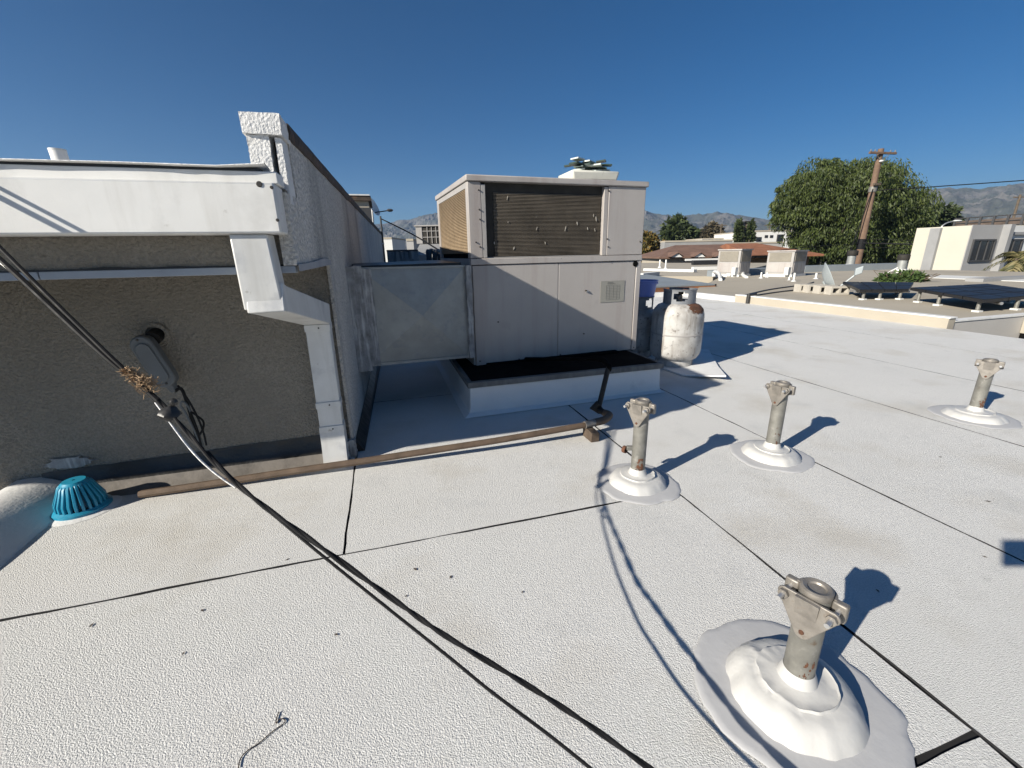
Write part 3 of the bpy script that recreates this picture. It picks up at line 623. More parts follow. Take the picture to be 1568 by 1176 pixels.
MB().tube([e2.lerp(e3,.85), e3, e3+V((-.02,.012,.002)), e3+V((.004,.0,.03))], .019, 12).build('tee', MT['pipe_black'], gp)
rt_ = Py(932,561,e3.y+.05); r1 = Py(930,553,e3.y+.08)
ue_ = up(.30,.02,.192)
MB().tube(smooth_pts([r1+V((-.02,.07,-.002)), r1.lerp(ue_,.6)+V((0,0,.004)), ue_],4), .0105, 8).build('pipe_arm', MT['black'], gp)
MB().tube([e3+V((0,0,.0)), rt_], .0125, 10).build('riser', MT['pipe_black'], gp)
MB().tube(smooth_pts([rt_-V((0,0,.02)), rt_, r1+V((-.008,.03,.0)), r1+V((-.035,.10,-.004))],4), .014, 10).build('elbow', MT['black'], gp)
k = Pz(900,662,.0); k = V((.775,1.60,0))
ux_ = V((.75,-.66,0)).normalized()
wb = thing('wooden_block', (k.x,k.y,0), 'small dark wooden block propping up the end of the brown gas pipe', 'block')
kk = [Pz(887,672,0), Pz(906,678,0), Pz(913,672,0), Pz(895,660,0)]
g0, g1 = Pz(905,678,0), Pz(889,664,0); uy_ = (g1-g0).normalized(); ux_ = V((uy_.y,-uy_.x,0)); wd = .075; ln = .085
MB().hexa([g0,g0+ux_*wd*.55+uy_*.0,g0+ux_*wd*.55+uy_*ln,g0+uy_*ln,g0+V((0,0,.046)),g0+ux_*wd*.55+V((0,0,.040)),g0+ux_*wd*.55+uy_*ln+V((0,0,.044)),g0+uy_*ln+V((0,0,.048))]).build('block_body', MT['wood'], wb, bevel=.003)

# ---- offcut slab under the tanks
oc = thing('roofing_offcut', Pz(1050,572), 'white roofing offcut with a pointed corner lying beneath the propane tanks', 'roofing scrap')
pts = [Pz(985,553,.012), Pz(1047,574,.012), Pz(1112,575,.040), Pz(1100,561,.022), Pz(1085,535,.012), Pz(1000,530,.012)]
MB().prism([p-V((0,0,.010)) for p in pts], (0,0,.010)).build('offcut_sheet', MT['membrane_smooth'], oc, smooth=False)
# ---- propane tanks
def tank(loc, label, r=.160, H=.40, collar_rot=0., rust=True):
    t = thing('propane_tank', loc, label, 'propane tank', 'propane tanks beside the air conditioner'); c = V(loc)
    prof = [(.02,.03),(r*.55,.035),(r*.86,.055),(r*.97,.085),(r,.115),(r,H-.10),(r*.985,H-.075),(r*.93,H-.045),(r*.80,H-.018),(r*.60,H-.004),(r*.35,H+.004),(.01,H+.006)]
    MB().lathe(prof, c, 48, cap=False).build('tank_body', MT['tank'], t, ang=60)
    MB().lathe([(r*.72,0),(r*.74,.004),(r*.72,.058),(r*.70,.058),(r*.70,0)], c, 40, cap=False).build('foot_ring', MT['tank'], t)
    MB().lathe([(r*.998,.222),(r*1.012,.225),(r*1.012,.231),(r*.998,.234)], c, 48, cap=False).build('weld_seam', MT['unit_dark'], t)
    # collar: curved band with two hand holes and an open gap
    vs = []; fs = []; n = 60; m = 8; rc = r*.62; z0, z1 = H-.012, H+.092
    arc = 2*pi*.86
    keep = lambda i, j: not (((i/n-.30)/.085)**2 + ((j/m-.55)/.30)**2 < 1 or ((i/n-.80)/.085)**2 + ((j/m-.55)/.30)**2 < 1)
    for i in range(n+1):
        a_ = collar_rot + arc*i/n
        for j in range(m+1):
            z = z0 + (z1-z0)*j/m; lip = .006 if j == m else 0
            for rr_ in (rc+lip, rc-.004-lip): vs.append(c + V((cos(a_)*rr_, sin(a_)*rr_, z)))
    I = lambda i, j, s: (i*(m+1)+j)*2+s
    K = [[keep(i+.5, j+.5) for j in range(m)] for i in range(n)]
    for i in range(n):
        for j in range(m):
            if not K[i][j]: continue
            fs += [(I(i,j,0),I(i+1,j,0),I(i+1,j+1,0),I(i,j+1,0)), (I(i,j,1),I(i,j+1,1),I(i+1,j+1,1),I(i+1,j,1))]
            for (di,dj,e) in ((-1,0,(I(i,j,0),I(i,j+1,0),I(i,j+1,1),I(i,j,1))),(1,0,(I(i+1,j,0),I(i+1,j,1),I(i+1,j+1,1),I(i+1,j+1,0))),(0,-1,(I(i,j,0),I(i,j,1),I(i+1,j,1),I(i+1,j,0))),(0,1,(I(i,j+1,0),I(i+1,j+1,0),I(i+1,j+1,1),I(i,j+1,1)))):
                ii, jj = i+di, j+dj
                if ii < 0 or ii >= n or jj < 0 or jj >= m or not K[ii][jj]: fs.append(e)
    MB().add(vs, fs).build('collar', MT['tank_grey'], t, ang=40)
    v = MB(); v.cyl(c+V((0,0,H)), c+V((0,0,H+.05)), .022, .018, 14); v.cyl(c+V((0,0,H+.035)), c+V((-.04,-.02,H+.035)), .013, .015, 12); v.build('valve', MT['cast'], t)
    v = MB(); v.lathe([(.010,.05),(.024,.055),(.026,.066),(.022,.074),(.004,.076)], c+V((0,0,H)), 18); v.build('valve_knob', MT['black'], t)
    if rust:
        pts = []
        # rust bloom on the sunny shoulder
        mb = MB(); vs = []; fs = []; n2 = 48; m2 = 34; a0 = atan2(-.45,-.05)
        for i in range(n2+1):
            for j in range(m2+1):
                f_ = j/m2; idx = 6.2 + 3.3*f_; k0 = int(idx); ff = idx-k0
                rr_ = prof[k0][0]*(1-ff)+prof[min(k0+1,11)][0]*ff; zz = prof[k0][1]*(1-ff)+prof[min(k0+1,11)][1]*ff
                ang_ = a0 + (i/n2-.5)*1.25*(1 + .25*mnoise.noise(V((i*.175,j*.176,2)))) + .45
                vs.append(c + V((cos(ang_)*(rr_+.0012), sin(ang_)*(rr_+.0012), zz+.0012)))
        for i in range(n2):
            for j in range(m2):
                e = ((i+.5)/n2-.5)**2*4 + ((j+.5)/m2-.5)**2*3.2 + .45*mnoise.noise(V((i*.2,j*.2,5))) + .5*mnoise.noise(V((i*.6,j*.6,9)))
                if e < .75: fs.append((i*(m2+1)+j,(i+1)*(m2+1)+j,(i+1)*(m2+1)+j+1,i*(m2+1)+j+1))
        mb.add(vs, fs).build('rust_patch', MT['rust'], t)
    return t
tb1 = Pz(1031,556,.012); tb1.z = .0125
tank(tb1, 'dirty white propane tank with a rusty shoulder standing clear of the unit', r=.174, H=.44, collar_rot=R(145))
tb2 = Pz(982,545,.012) + V((.0,.06,0)); tb2.z = .0125
t2 = tank(tb2, 'propane tank half hidden behind the corner of the unit, under the blue bucket', r=.15, H=.365, collar_rot=R(40), rust=False)
bk = tb2 + V((.012,.0,.455))
bu = thing('plastic_bucket', bk, 'blue plastic bucket sitting on the collar of the half hidden propane tank', 'bucket')
MB().lathe([(.085,0),(.10,.10),(.104,.112),(.108,.112),(.108,.120),(.102,.120),(.097,.108),(.082,.006),(.01,.006)], bk, 36, cap=False).build('bucket_body', MT['blue_bucket'], bu, ang=50)
MB().lathe([(.106,.094),(.1085,.094),(.1085,.104),(.106,.104)], bk, 36, cap=False).build('bucket_rim_band', MT['blue_bucket'], bu, ang=50)

# ================================================================== PIPE SUPPORTS
TP = V((.33,-.944,0)).normalized(); NP = V((-.944,-.33,0)).normalized()      # clamp plate: along, facing
def support(px, py, topx, topy, label, R_, seed, zb=.038, sk=1.36, rust=.02, ring=False, lumpside=False, hh=None):
    b = Pz(px, py, zb); b.z = 0
    # height from the photograph
    lo, hi = .1, .5
    for _ in range(40):
        m_ = (lo+hi)/2; q = b + V((0,0,m_)) - CAM; y = 588 - F*q.dot(UP)/q.dot(FW)
        if y > topy: lo = m_
        else: hi = m_
    H = lo
    t = thing('pipe_support', b, label, 'pipe support', 'clamp topped pipe supports on the white roof')
    r = .0245; a_r = R({1:0,4:7,8:-9,13:5}[seed]); TP = V((.33*cos(a_r)+.944*sin(a_r), -.944*cos(a_r)+.33*sin(a_r), 0)).normalized(); NP = V((TP.y, -TP.x, 0))
    lean = V((0,0,0))
    MB().lathe([(r*.8,0.02),(r,.02),(r,H-.012),(r*.80,H-.012)], b, 28).build('pipe_post', MT['galv'], t)
    # mound
    def mound(prof, amp, ex, n=64, sd=0):
        vs = []; fs = []
        for k in range(n):
            a_ = 2*pi*k/n; w_ = 1 + amp*mnoise.noise(V((cos(a_)*1.6, sin(a_)*1.6, seed+sd))) + amp*.5*mnoise.noise(V((cos(a_)*5, sin(a_)*5, seed+sd)))
            for (rr_, z) in prof:
                e = w_ if rr_ > r*2 else 1
                p = V((cos(a_)*rr_*e*ex[0], sin(a_)*rr_*e*ex[1], z))
                if abs(rr_-R_*.565) < R_*.012: p.z += .0035*max(0, cos(a_-R(-55)))
                if rr_ > r*1.6 and z > .012: 
                    q = b+p; p.z += mnoise.noise(q*14)*.003 + (abs(mnoise.noise(q*40))*.009 if lumpside and cos(a_-R(150)) > .3 and rr_ > r*2.3 else 0)
                vs.append(b+p)
        m = len(prof)
        fs = [(k*m+j, ((k+1)%n)*m+j, ((k+1)%n)*m+j+1, k*m+j+1) for k in range(n) for j in range(m-1)]
        return MB().add(vs, fs)
    mp = [(r+.0005,zb+.022),(r+.003,zb+.016),(r+.008,zb+.002),(r+.020,zb-.002),(R_*.55,zb-.002),(R_*.575,zb-.0022),(R_*.59,zb-.0055),(R_*.68,zb-.0075),(R_*.78,zb*.78),(R_*.87,zb*.56),(R_*.95,zb*.28),(R_,zb*.06),(R_*1.03,.0035)]
    mound(mp, .07, (1.0,1.0)).build('sealant_mound', MT['mound'], t, ang=50)
    sk_ = [(.03,.0046),(R_*.9,.0044),(R_*(sk-.12),.0036),(R_*(sk-.03),.0028),(R_*sk,.0006)]
    mound(sk_, .10, (1.02,1.0), sd=9).build('coating_skirt', MT['coat_grey'], t)
    # clamp: front plate (inverted triangle with rounded lobes), saddle, back ear, top disc
    zt = H
    def pl(s, z, d): return b + TP*s + NP*d + V((0,0,z))
    outl = []
    for (cx, cz, rr_, a0, a1) in [(.036,zt-.020,.011,-50,110),(-.036,zt-.020,.011,70,230),(0,zt-.078,.013,215,325)]:
        for k in range(7): a_ = R(a0+(a1-a0)*k/6); outl.append((cx+cos(a_)*rr_, cz+sin(a_)*rr_))
    D0 = r + .0015
    MB().prism([pl(s,z,D0) for s,z in outl], NP*.005).build('clamp_plate', MT['cast'], t, bevel=.0012)
    MB().hexa([pl(-.016,zt-.046,D0+.005),pl(.016,zt-.046,D0+.005),pl(.016,zt-.046,D0+.0052),pl(-.016,zt-.046,D0+.0052),pl(-.018,zt-.010,D0+.005),pl(.018,zt-.010,D0+.005),pl(.018,zt-.010,D0+.012),pl(-.018,zt-.010,D0+.012)]).build('plate_channel', MT['cast'], t, bevel=.001)
    mb = MB(); vs = []
    for i in range(15):
        a_ = pi*i/14
        for rr_ in (r+.0015, r+.0055):
            for z in (zt-.045, zt-.006): vs.append(pl(cos(a_)*rr_, z, -sin(a_)*rr_))
    fs = []
    for i in range(14):
        o_ = i*4; fs += [(o_,o_+4,o_+5,o_+1),(o_+2,o_+3,o_+7,o_+6),(o_+1,o_+5,o_+7,o_+3),(o_,o_+2,o_+6,o_+4)]
    mb.add(vs, fs + [(0,1,3,2),(56,58,59,57)]).build('clamp_saddle', MT['cast'], t)
    for s in (-1,1): MB().obox(pl(s*.036,zt-.024,-.002), .022, .014, .034, TP, NP).build('clamp_ear', MT['cast'], t, bevel=.003)
    MB().lathe([(.002,zt-.004),(.013,zt-.004),(.015,zt-.001),(.021,zt+.001),(.0245,zt-.001),(.0255,zt-.007),(.024,zt-.012),(r*.7,zt-.013)], b, 28).build('top_cap', MT['cast'], t)
    for s in (-1,1):
        q0, q1 = pl(s*.036,zt-.020,-.012), pl(s*.036,zt-.020,D0+.028)
        bo = MB().cyl(q0, q1, .0042, .0042, 10).build('bolt', MT['alu'], t)
        MB().cyl(pl(s*.036,zt-.020,D0+.005), pl(s*.036,zt-.020,D0+.012), .0085, .0085, 6).build('nut', MT['cast'], bo, ang=20)
    mb = MB(); dot(mb, pl(0,zt-.078,D0+.005), NP, .0045, .002, 12); mb.build('rivet', MT['rust'], t)
    if ring:
        rb = Pz(965,686,.0); c = b + V((0,0,.135))
        MB().obox(c+V((-.030,.012,0)), .024, .014, .016, V((-1,.4,0))).build('side_lug', MT['galv'], t, bevel=.003)
        mb = MB(); mb.lathe([(.008,-.006),(.013,-.006),(.013,.006),(.008,.006),(.008,-.006)], c+V((-.046,.018,-.006)), 16, TP, False); mb.build('lug_ring', MT['rust'], t)
    # rusty blotch low on the post
    vs = []; n2, m2 = 20, 20; fs = []
    for i in range(n2+1):
        for j in range(m2+1):
            a_ = atan2(-.8,-.3) + (i/n2-.5)*1.3; rr_ = r+.0008; vs.append(b + V((cos(a_)*rr_, sin(a_)*rr_, zb+.018+.05*j/m2)))
    for i in range(n2):
        for j in range(m2):
            if mnoise.noise(V((i*.22,j*.2,seed*3.3))) + .4*mnoise.noise(V((i*.6,j*.55,seed*1.3))) + .12 - ((i+.5)/n2-.5)**2*2.5 > rust: fs.append((i*(m2+1)+j,(i+1)*(m2+1)+j,(i+1)*(m2+1)+j+1,i*(m2+1)+j+1))
    if fs: MB().add(vs, fs).build('rust_patch', MT['rust'], t)
    return t
support(1220,1035,1229,899, 'nearest pipe support, in a lumpy white sealant mound at the lower right', .112, 1, zb=.047, sk=1.52, rust=.22, lumpside=True)
support(976,724,977,612, 'pipe support with a rusty ring lug on its post, nearest the curb and gas pipe', .102, 4, sk=1.42, ring=True)
support(1182,684,1187,585, 'pipe support between the one with a ring lug and the one by the right edge', .106, 8, rust=.38)
support(1493,628,1512,550, 'farthest right pipe support with a rust blotch low on its leaning looking post', .116, 13, zb=.034)

# ================================================================== ROOF DRAIN STRAINER
dc = Pz(127,776,.008)
dr = thing('drain_strainer', dc, 'turquoise ribbed plastic drain strainer dome at the foot of the left parapet', 'drain strainer')
RB, RT2, HD = .066, .041, .098
MB().lathe([(RB*.9,-.012),(RB*1.15,-.006),(RB*1.15,.004),(RB*.98,.012),(RB*.88,.010)], dc, 40, cap=False).build('base_ring', MT['drain_blue'], dr)
MB().lathe([(.004,HD+.004),(.030,HD+.003),(RT2*.9,HD-.004),(RT2*.9,HD-.012),(.004,HD-.008)], dc, 32, cap=False).build('top_disc', MT['drain_blue'], dr)
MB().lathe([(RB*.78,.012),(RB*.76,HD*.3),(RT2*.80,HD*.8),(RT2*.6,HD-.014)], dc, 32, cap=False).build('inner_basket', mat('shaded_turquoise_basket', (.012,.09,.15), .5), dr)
for k in range(24):
    a_ = 2*pi*k/24 + .05; e = V((cos(a_), sin(a_), 0)); tt = V((-e.y, e.x, 0))*.0040
    prof = [(RB*1.0,.006),(RB*.985,HD*.35),(RT2*1.22,HD*.72),(RT2*1.08,HD*.88),(RT2*.86,HD*.975),(RT2*.42,HD+.003)]
    inn = [(RT2*.42,HD-.008),(RT2*.72,HD*.90),(RT2*.92,HD*.66),(RB*.80,HD*.35),(RB*.82,.006)]
    poly = [dc + e*r_ + V((0,0,z)) for r_, z in prof+inn]
    MB().prism([p-tt for p in poly], tt*2).build('rib', MT['drain_blue'], dr, bevel=.0012)
# small sealant trim around drain
vs = []; n = 60
for k in range(n):
    a_ = 2*pi*k/n; w_ = 1+.06*mnoise.noise(V((cos(a_)*3,sin(a_)*3,7)))
    for rr_, z in ((.066,.006),(.090*w_,.003),(.10*w_,.0008)): vs.append(V((dc.x+cos(a_)*rr_, dc.y+sin(a_)*rr_, z)))
MB().add(vs, [(k*3+j,((k+1)%n)*3+j,((k+1)%n)*3+j+1,k*3+j+1) for k in range(n) for j in range(2)]).build('sealant_trim', MT['membrane_smooth'], dr)

# ================================================================== OVERHEAD SERVICE CABLES
thick = [(-.90,1.19,1.09),(-.70,1.048,.87),(-.625,.997,.792),(-.48,.894,.649),(-.398,.847,.566),(-.312,.763,.489),(-.24,.699,.435),(-.15,.637,.375),(-.031,.557,.296),(.035,.507,.260),(.136,.445,.205),(.215,.387,.166),(.309,.307,.120),(.42,.20,.09),(.62,.02,.07),(.95,-.25,.05)]
c1_ = smooth_pts(thick, 8)
k0 = min(range(len(c1_)), key=lambda i: (c1_[i]-V((-.398,.847,.566))).length)
sv = thing('service_cable', (.3,.3,.1), 'thick black twisted service cable slung low across the roof with a frayed splice', 'cable')
for ph in (0, pi):
    pts = []
    for i in range((len(c1_)-1-k0)*3):
        a_, f_ = divmod(i, 3); p = c1_[k0+a_].lerp(c1_[k0+a_+1], f_/3); d = (c1_[k0+a_+1]-c1_[k0+a_]).normalized()
        x = d.cross(V((0,0,1))).normalized(); y = d.cross(x); s_ = i*.24 + .8*mnoise.noise(p*3) + ph; pts.append(p + (x*cos(s_)+y*sin(s_))*(.0015+.0005*mnoise.noise(p*6)))
    MB().tube(pts, .0029, 8).build('main_cable', MT['cable'], sv)
# two strands above the clamp
off = RT
up1 = [p + UP*.004*min(1,(i)/12) - RT*.002 for i, p in enumerate(reversed(c1_[:k0+1]))]
MB().tube([p + UP*(.0065*min(1,i/20)) + RT*(.005*min(1,i/20)) for i, p in enumerate(reversed(c1_[:k0+1]))], .0036, 8).build('upper_strand', MT['cable'], sv)
MB().tube([p - UP*(.0070*min(1,i/20)) - RT*(.005*min(1,i/20)) for i, p in enumerate(reversed(c1_[:k0+1]))], .0046, 8).build('upper_strand', MT['cable'], sv)
MB().tube([p - UP*(.0103*min(1,i/20)) - RT*(.0068*min(1,i/20)) for i, p in enumerate(reversed(c1_[:k0+1]))], .0022, 8).build('messenger_wire', MT['bare'], sv)
# messenger strand wrapped below the clamp
ms = []
for i, p in enumerate(c1_[k0:k0+15]): ms.append(p - RT*(.005+.006*sin(pi*i/14)) - UP*(.003+.006*sin(pi*i/14)))
MB().tube(ms, .0019, 8).build('messenger_wire', MT['bare'], sv)
# clamp and knot
c = c1_[k0+2]
mb = MB(); mb.sphere(c, .014, 10, 8, (1.1,1,1)); mb.jitter(.006,60).build('splice_clamp', MT['tar'], sv)
mb = MB(); mb.sphere(c+UP*.020+RT*.004, .0075, 8, 6); mb.jitter(.003,90).build('splice_clamp', MT['tar'], sv)
# frayed fibre wrap
mb = MB(); rnd = random.Random(3)
i0 = k0-10
for k in range(420):
    f_ = rnd.random()**.8; idx = k0-2-int(f_*4); p = c1_[idx].copy()
    wid = .013*(1-f_)+.004
    p += V((rnd.gauss(0,1),rnd.gauss(0,1),rnd.gauss(0,1)))*wid*.5 + UP*wid*.35 + RT*wid*.25
    d = V((rnd.gauss(0,1),rnd.gauss(0,1),rnd.gauss(0,1))).normalized()*rnd.uniform(.004,.010)
    mb.cyl(p-d, p+d, .0007, .0005, 4, False)
tag(mb.build('frayed_wrap', MT['nest'], sv), kind='stuff')
thin = [(-.312,.768,.492),(-.266,.732,.443),(-.175,.662,.373),(-.077,.589,.302),(.035,.501,.228),(.088,.453,.198),(.161,.392,.159),(.219,.332,.134),(.272,.271,.116),(.37,.16,.09),(.55,0,.07),(.85,-.25,.05)]
tag(MB().tube(smooth_pts(thin, 8), .0024, 8).build('drop_wire', MT['cable'], base=(.2,.35,.13)), 'thin black wire hanging just below the thick service cable', 'wire')

# ================================================================== LITTER ON THE ROOF
tw = [Pz(x,y,.0012) for x,y in [(365,1176),(368,1162),(378,1150),(395,1139),(408,1128),(420,1118),(434,1108),(436,1102),(428,1101),(423,1108),(424,1098),(427,1090)]]
tag(MB().tube(smooth_pts(tw,4), .0009, 6).build('twig', MT['leaf_dry'], base=tw[3]), 'thin curly dry twig lying on the roof at the bottom edge', 'twig')
lf = []
for i, (x,y) in enumerate([(515,972),(281,1001),(622,913),(800,907),(310,935),(440,857),(1440,700),(1513,768),(140,958),(1344,905),(636,872),(690,884),(1508,853)]):
    c = Pz(x,y,.0); a_ = random.uniform(0,pi); s = random.uniform(.0035,.0055)*(1+.5*(c.length > 1.6)); e = V((cos(a_),sin(a_),0)); f_ = V((-e.y,e.x,0))
    MB_ = MB().add([c+e*s*1.4+V((0,0,.001)), c+f_*s*.6+V((0,0,.0012)), c-e*s*1.3+V((0,0,.001)), c-f_*s*.6+V((0,0,.0018)), c+V((0,0,.0008))], [(0,1,4),(1,2,4),(2,3,4),(3,0,4)])
    tag(MB_.build('dry_leaf', MT['leaf_dry'], base=c, smooth=False), 'tiny dark dried leaf scrap lying on the white roof', 'leaf', 'dry leaf scraps on the white roof')

# ================================================================== NEIGHBOURING ROOFS
ZN = .05
def vert_quad(mb, p, q, z0, z1, t=.06):         # upright slab from p to q, thickness t behind
    p, q = V((p[0],p[1],0)), V((q[0],q[1],0)); d = (q-p).normalized(); n = V((-d.y, d.x, 0))*t
    return mb.hexa([p+V((0,0,z0)),q+V((0,0,z0)),q+n+V((0,0,z0)),p+n+V((0,0,z0)),p+V((0,0,z1)),q+V((0,0,z1)),q+n+V((0,0,z1)),p+n+V((0,0,z1))])
nb = thing('neighbouring_building', (9, 6, ZN), 'neighbouring building with a wide tan grey flat roof carrying solar panels and a dish', 'building')
rp = [(5.47,2.90),(16.9,2.90),(16.9,9.2),(15.6,11.9),(11.6,12.6),(5.47,6.9)]
MB().prism([(x,y,-.2) for x,y in rp], (0,0,.2+ZN)).build('flat_roof', MT['roof_tan'], nb, smooth=False)
MB().prism([(x,y,-4.6) for x,y in [(5.48,2.91),(16.89,2.91),(16.89,9.19),(15.59,11.89),(11.6,12.58),(5.48,6.89)]], (0,0,4.398)).build('outer_wall', MT['grey_wall'], nb, smooth=False)
MB().box((5.465,2.885,-.9),(16.9,2.899,.058)).build('end_wall', mat('pale_grey_end_wall',(.46,.44,.41),.9,var=.05,vs=2,bump=.2,bs=30), nb, smooth=False)
MB().box((5.455,2.875,.0585),(7.0,2.97,.072)).build('wall_coping', MT['white_paint'], nb)
MB().box((6.55,2.60,-.13),(9.5,2.884,.055)).build('roof_box', MT['cream_parapet'], nb, bevel=.006)
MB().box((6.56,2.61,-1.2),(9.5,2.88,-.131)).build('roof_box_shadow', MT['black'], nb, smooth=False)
def par_strip(name, x0, y0, x1, y1, hpx, m, parent, t=.12, z=ZN):
    p, q = Pz(x0,y0,z), Pz(x1,y1,z); h = hpx*mpp((p.dot(HF)+q.dot(HF))/2)
    return vert_quad(MB(), p, q, z-.02, z+h, t).build(name, m, parent, smooth=False)
par_strip('roof_curb', 1232, 417, 1388, 412, 9, MT['roof_grey'], nb, .5)
par_strip('roof_curb', 1100, 423, 1186, 418, 8, MT['roof_grey'], nb, .4)
par_strip('roof_curb', 1505, 432, 1600, 427, 5, MT['trim_grey'], nb, .3)
MB().prism([Pz(1418,425.5,ZN+.004), Pz(1600,433,ZN+.004), Pz(1600,428,ZN+.004), Pz(1418,421,ZN+.004)], (0,0,.012)).build('white_roof_strip', MT['white_far'], nb, smooth=False)
for pl in ([(1140,452),(1180,443),(1230,436),(1246,432)], [(1140,455),(1200,446),(1290,437)]):
    MB().tube(smooth_pts([Pz(x,y,ZN+.012) for x,y in pl], 4), .012, 6).build('roof_conduit', MT['tar'], nb)

# building behind the tanks, sloped grey metal top with rusty timber fascia
b2 = thing('fascia_roof_building', Pz(1040,446,-.05), 'low building beyond the tanks with grey metal roof edge and rusty brown fascia board', 'building')
p, q = Pz(960,452,-.05), Pz(1092,446,-.05); dq = (q-p).normalized(); nq = V((-dq.y,dq.x,0))
def slab(mb, p, q, d0, d1, za0, za1, zb0, zb1): # from front edge (z za0..za1) to back (zb0..zb1)
    return mb.hexa([p+nq*d0+V((0,0,za0)),q+nq*d0+V((0,0,za0)),q+nq*d1+V((0,0,zb0)),p+nq*d1+V((0,0,zb0)),p+nq*d0+V((0,0,za1)),q+nq*d0+V((0,0,za1)),q+nq*d1+V((0,0,zb1)),p+nq*d1+V((0,0,zb1))])
p0_, q0_ = V((p.x,p.y,0)), V((q.x,q.y,0))
slab(MB(), p0_, q0_, 0, 6, -4.6, -.05, -4.6, -.05).build('wall', MT['cream_parapet'], b2, smooth=False)
slab(MB(), p0_, q0_, -.05, -.002, -.06, .075, -.06, .075).build('fascia_board', MT['fascia_wood'], b2, smooth=False)
slab(MB(), p0_, q0_-dq*.02, -.055, 2.6, .078, .105, .17, .19).build('metal_roof', MT['roof_grey'], b2, smooth=False)
slab(MB(), p0_, q0_, 2.61, 5.5, .14, .16, .14, .16).build('flat_roof', MT['roof_tan'], b2, smooth=False)
MB().cyl(q0_+V((.03,0,-.04)), q0_+V((.03,0,.10)), .03, .03, 10).build('fascia_end_pipe', MT['tar'], b2)
# white and grey roof kerbs beyond (1000..1105, 405..432)
b3 = thing('white_kerb_roof_building', Pz(1040,425,ZN), 'flat roofed building with white kerbs and dark grey edge in front of the gabled roof', 'building')
MB().prism([V((p_.x,p_.y,-4.6)) for p_ in (Pz(940,424,0), Pz(1098,424,0), Pz(1190,403,0), Pz(940,403,0))], (0,0,4.62)).build('flat_roof', MT['roof_tan'], b3, smooth=False)
par_strip('white_kerb', 985, 424, 1010, 421, 5, MT['white_far'], b3, .2)
par_strip('white_kerb', 1062, 413, 1108, 412, 4, MT['white_far'], b3, .2)
par_strip('white_kerb', 985, 414, 1062, 416, 3, MT['white_far'], b3, .2)
par_strip('dark_kerb', 980, 398.5, 1110, 399, 7, MT['navy'], b3, .3)
par_strip('dark_kerb', 1062, 405, 1112, 404, 6, MT['solar_frame'], b3, .3)

# ---- small vent pipes
def vent(x, y, hpx, wpx, label, z=ZN, m='white_paint', grp='thin white plumbing vents on the far flat roofs'):
    p = Pz(x, y, z); k = mpp(p.dot(HF)); t = thing('plumbing_vent', p, label, 'vent pipe', grp)
    MB().cyl(p, p+V((0,0,hpx*k)), wpx*k/2, None, 10).build('pipe', MT[m], t)
    MB().cyl(p, p+V((0,0,hpx*k*.16)), wpx*k*1.3, wpx*k*.6, 10).build('flashing_cone', MT[m], t); return t
for (x, y, h, w_, lb) in [(1010,410,12,2.4,'shorter of two close white vents behind the blue bucket'),(1019,412,14,2.4,'taller of two close white vents behind the propane tank'),(1054,398,11,5,'white vent with a brown cap in front of the white gables'),(1080,397,7,4,'stubby white vent before the middle and right gables'),
    (1165,426,9,2.5,'white vent between the two distant roof units'),(1174,425,8,2.2,'white vent just left of the right hand roof unit'),(1215,431,13,3.0,'white vent standing in front of the right roof unit'),(1249,427,9,3,'white vent just right of the right hand roof unit'),
    (1208,429,5,2.4,'short white vent at the foot of the right roof unit'),(1274,415,9,2.6,'white vent behind the grey satellite dish')]:
    vent(x, y, h, w_, lb)
# curved white pipes
def goose(pts, label):
    t = thing('gooseneck_pipe', pts[0], label, 'pipe'); MB().tube(smooth_pts(pts, 5), .045, 8).build('pipe', MT['white_paint'], t); return t
goose([Pz(1093,424,ZN), Pz(1093,424,ZN)+V((0,0,.14)), Pz(1100,426,ZN)+V((0,0,.12)), Pz(1103,430,ZN)+V((0,0,.02))], 'white bent pipe at the corner of the rusty fascia roof')
goose([Pz(1107,422,ZN)+V((0,0,.1)), Pz(1110,423,ZN)+V((0,0,.06)), Pz(1116,424,ZN)+V((0,0,.05))], 'white bent pipe before the left distant roof unit')
goose([Pz(1138,422,ZN)+V((0,0,.16)), Pz(1137,424,ZN)+V((0,0,.06)), Pz(1143,426,ZN)+V((0,0,.02))], 'white bent pipe at the right foot of the left distant roof unit')
# galvanised flues
def flue(x, y, hpx, wpx, label, br=False):
    p = Pz(x, y, ZN); k = mpp(p.dot(HF)); t = thing('flue_vent', p, label, 'flue', 'galvanised flues on the neighbouring roof')
    r = wpx*k/2; h = hpx*k
    MB().cyl(p, p+V((0,0,h*.74)), r, r, 20).build('flue_pipe', MT['duct'], t)
    MB().lathe([(r*1.25,h*.70),(r*1.3,h*.72),(r*1.3,h*.96),(r*.9,h),(.01,h*1.01)], p, 20, cap=False).build('flue_cap', MT['coil_back'], t)
    MB().lathe([(r*1.5,0),(r*1.2,h*.08),(r*1.15,h*.20),(r,h*.22)], p, 20, cap=False).build('flashing_collar', MT['white_paint'], t)
    if br:
        for s in (-1, 1): MB().cyl(p+HR*(s*r*3.2)+V((0,0,.01)), p+V((0,0,h*.4)), r*.16, r*.16, 6).build('brace', MT['white_paint'], t)
    return t
flue(1301, 410, 26, 11, 'galvanised flue at the foot of the leaning looking utility pole')
flue(1378, 418, 28, 12, 'braced galvanised flue above the green shrub', True)

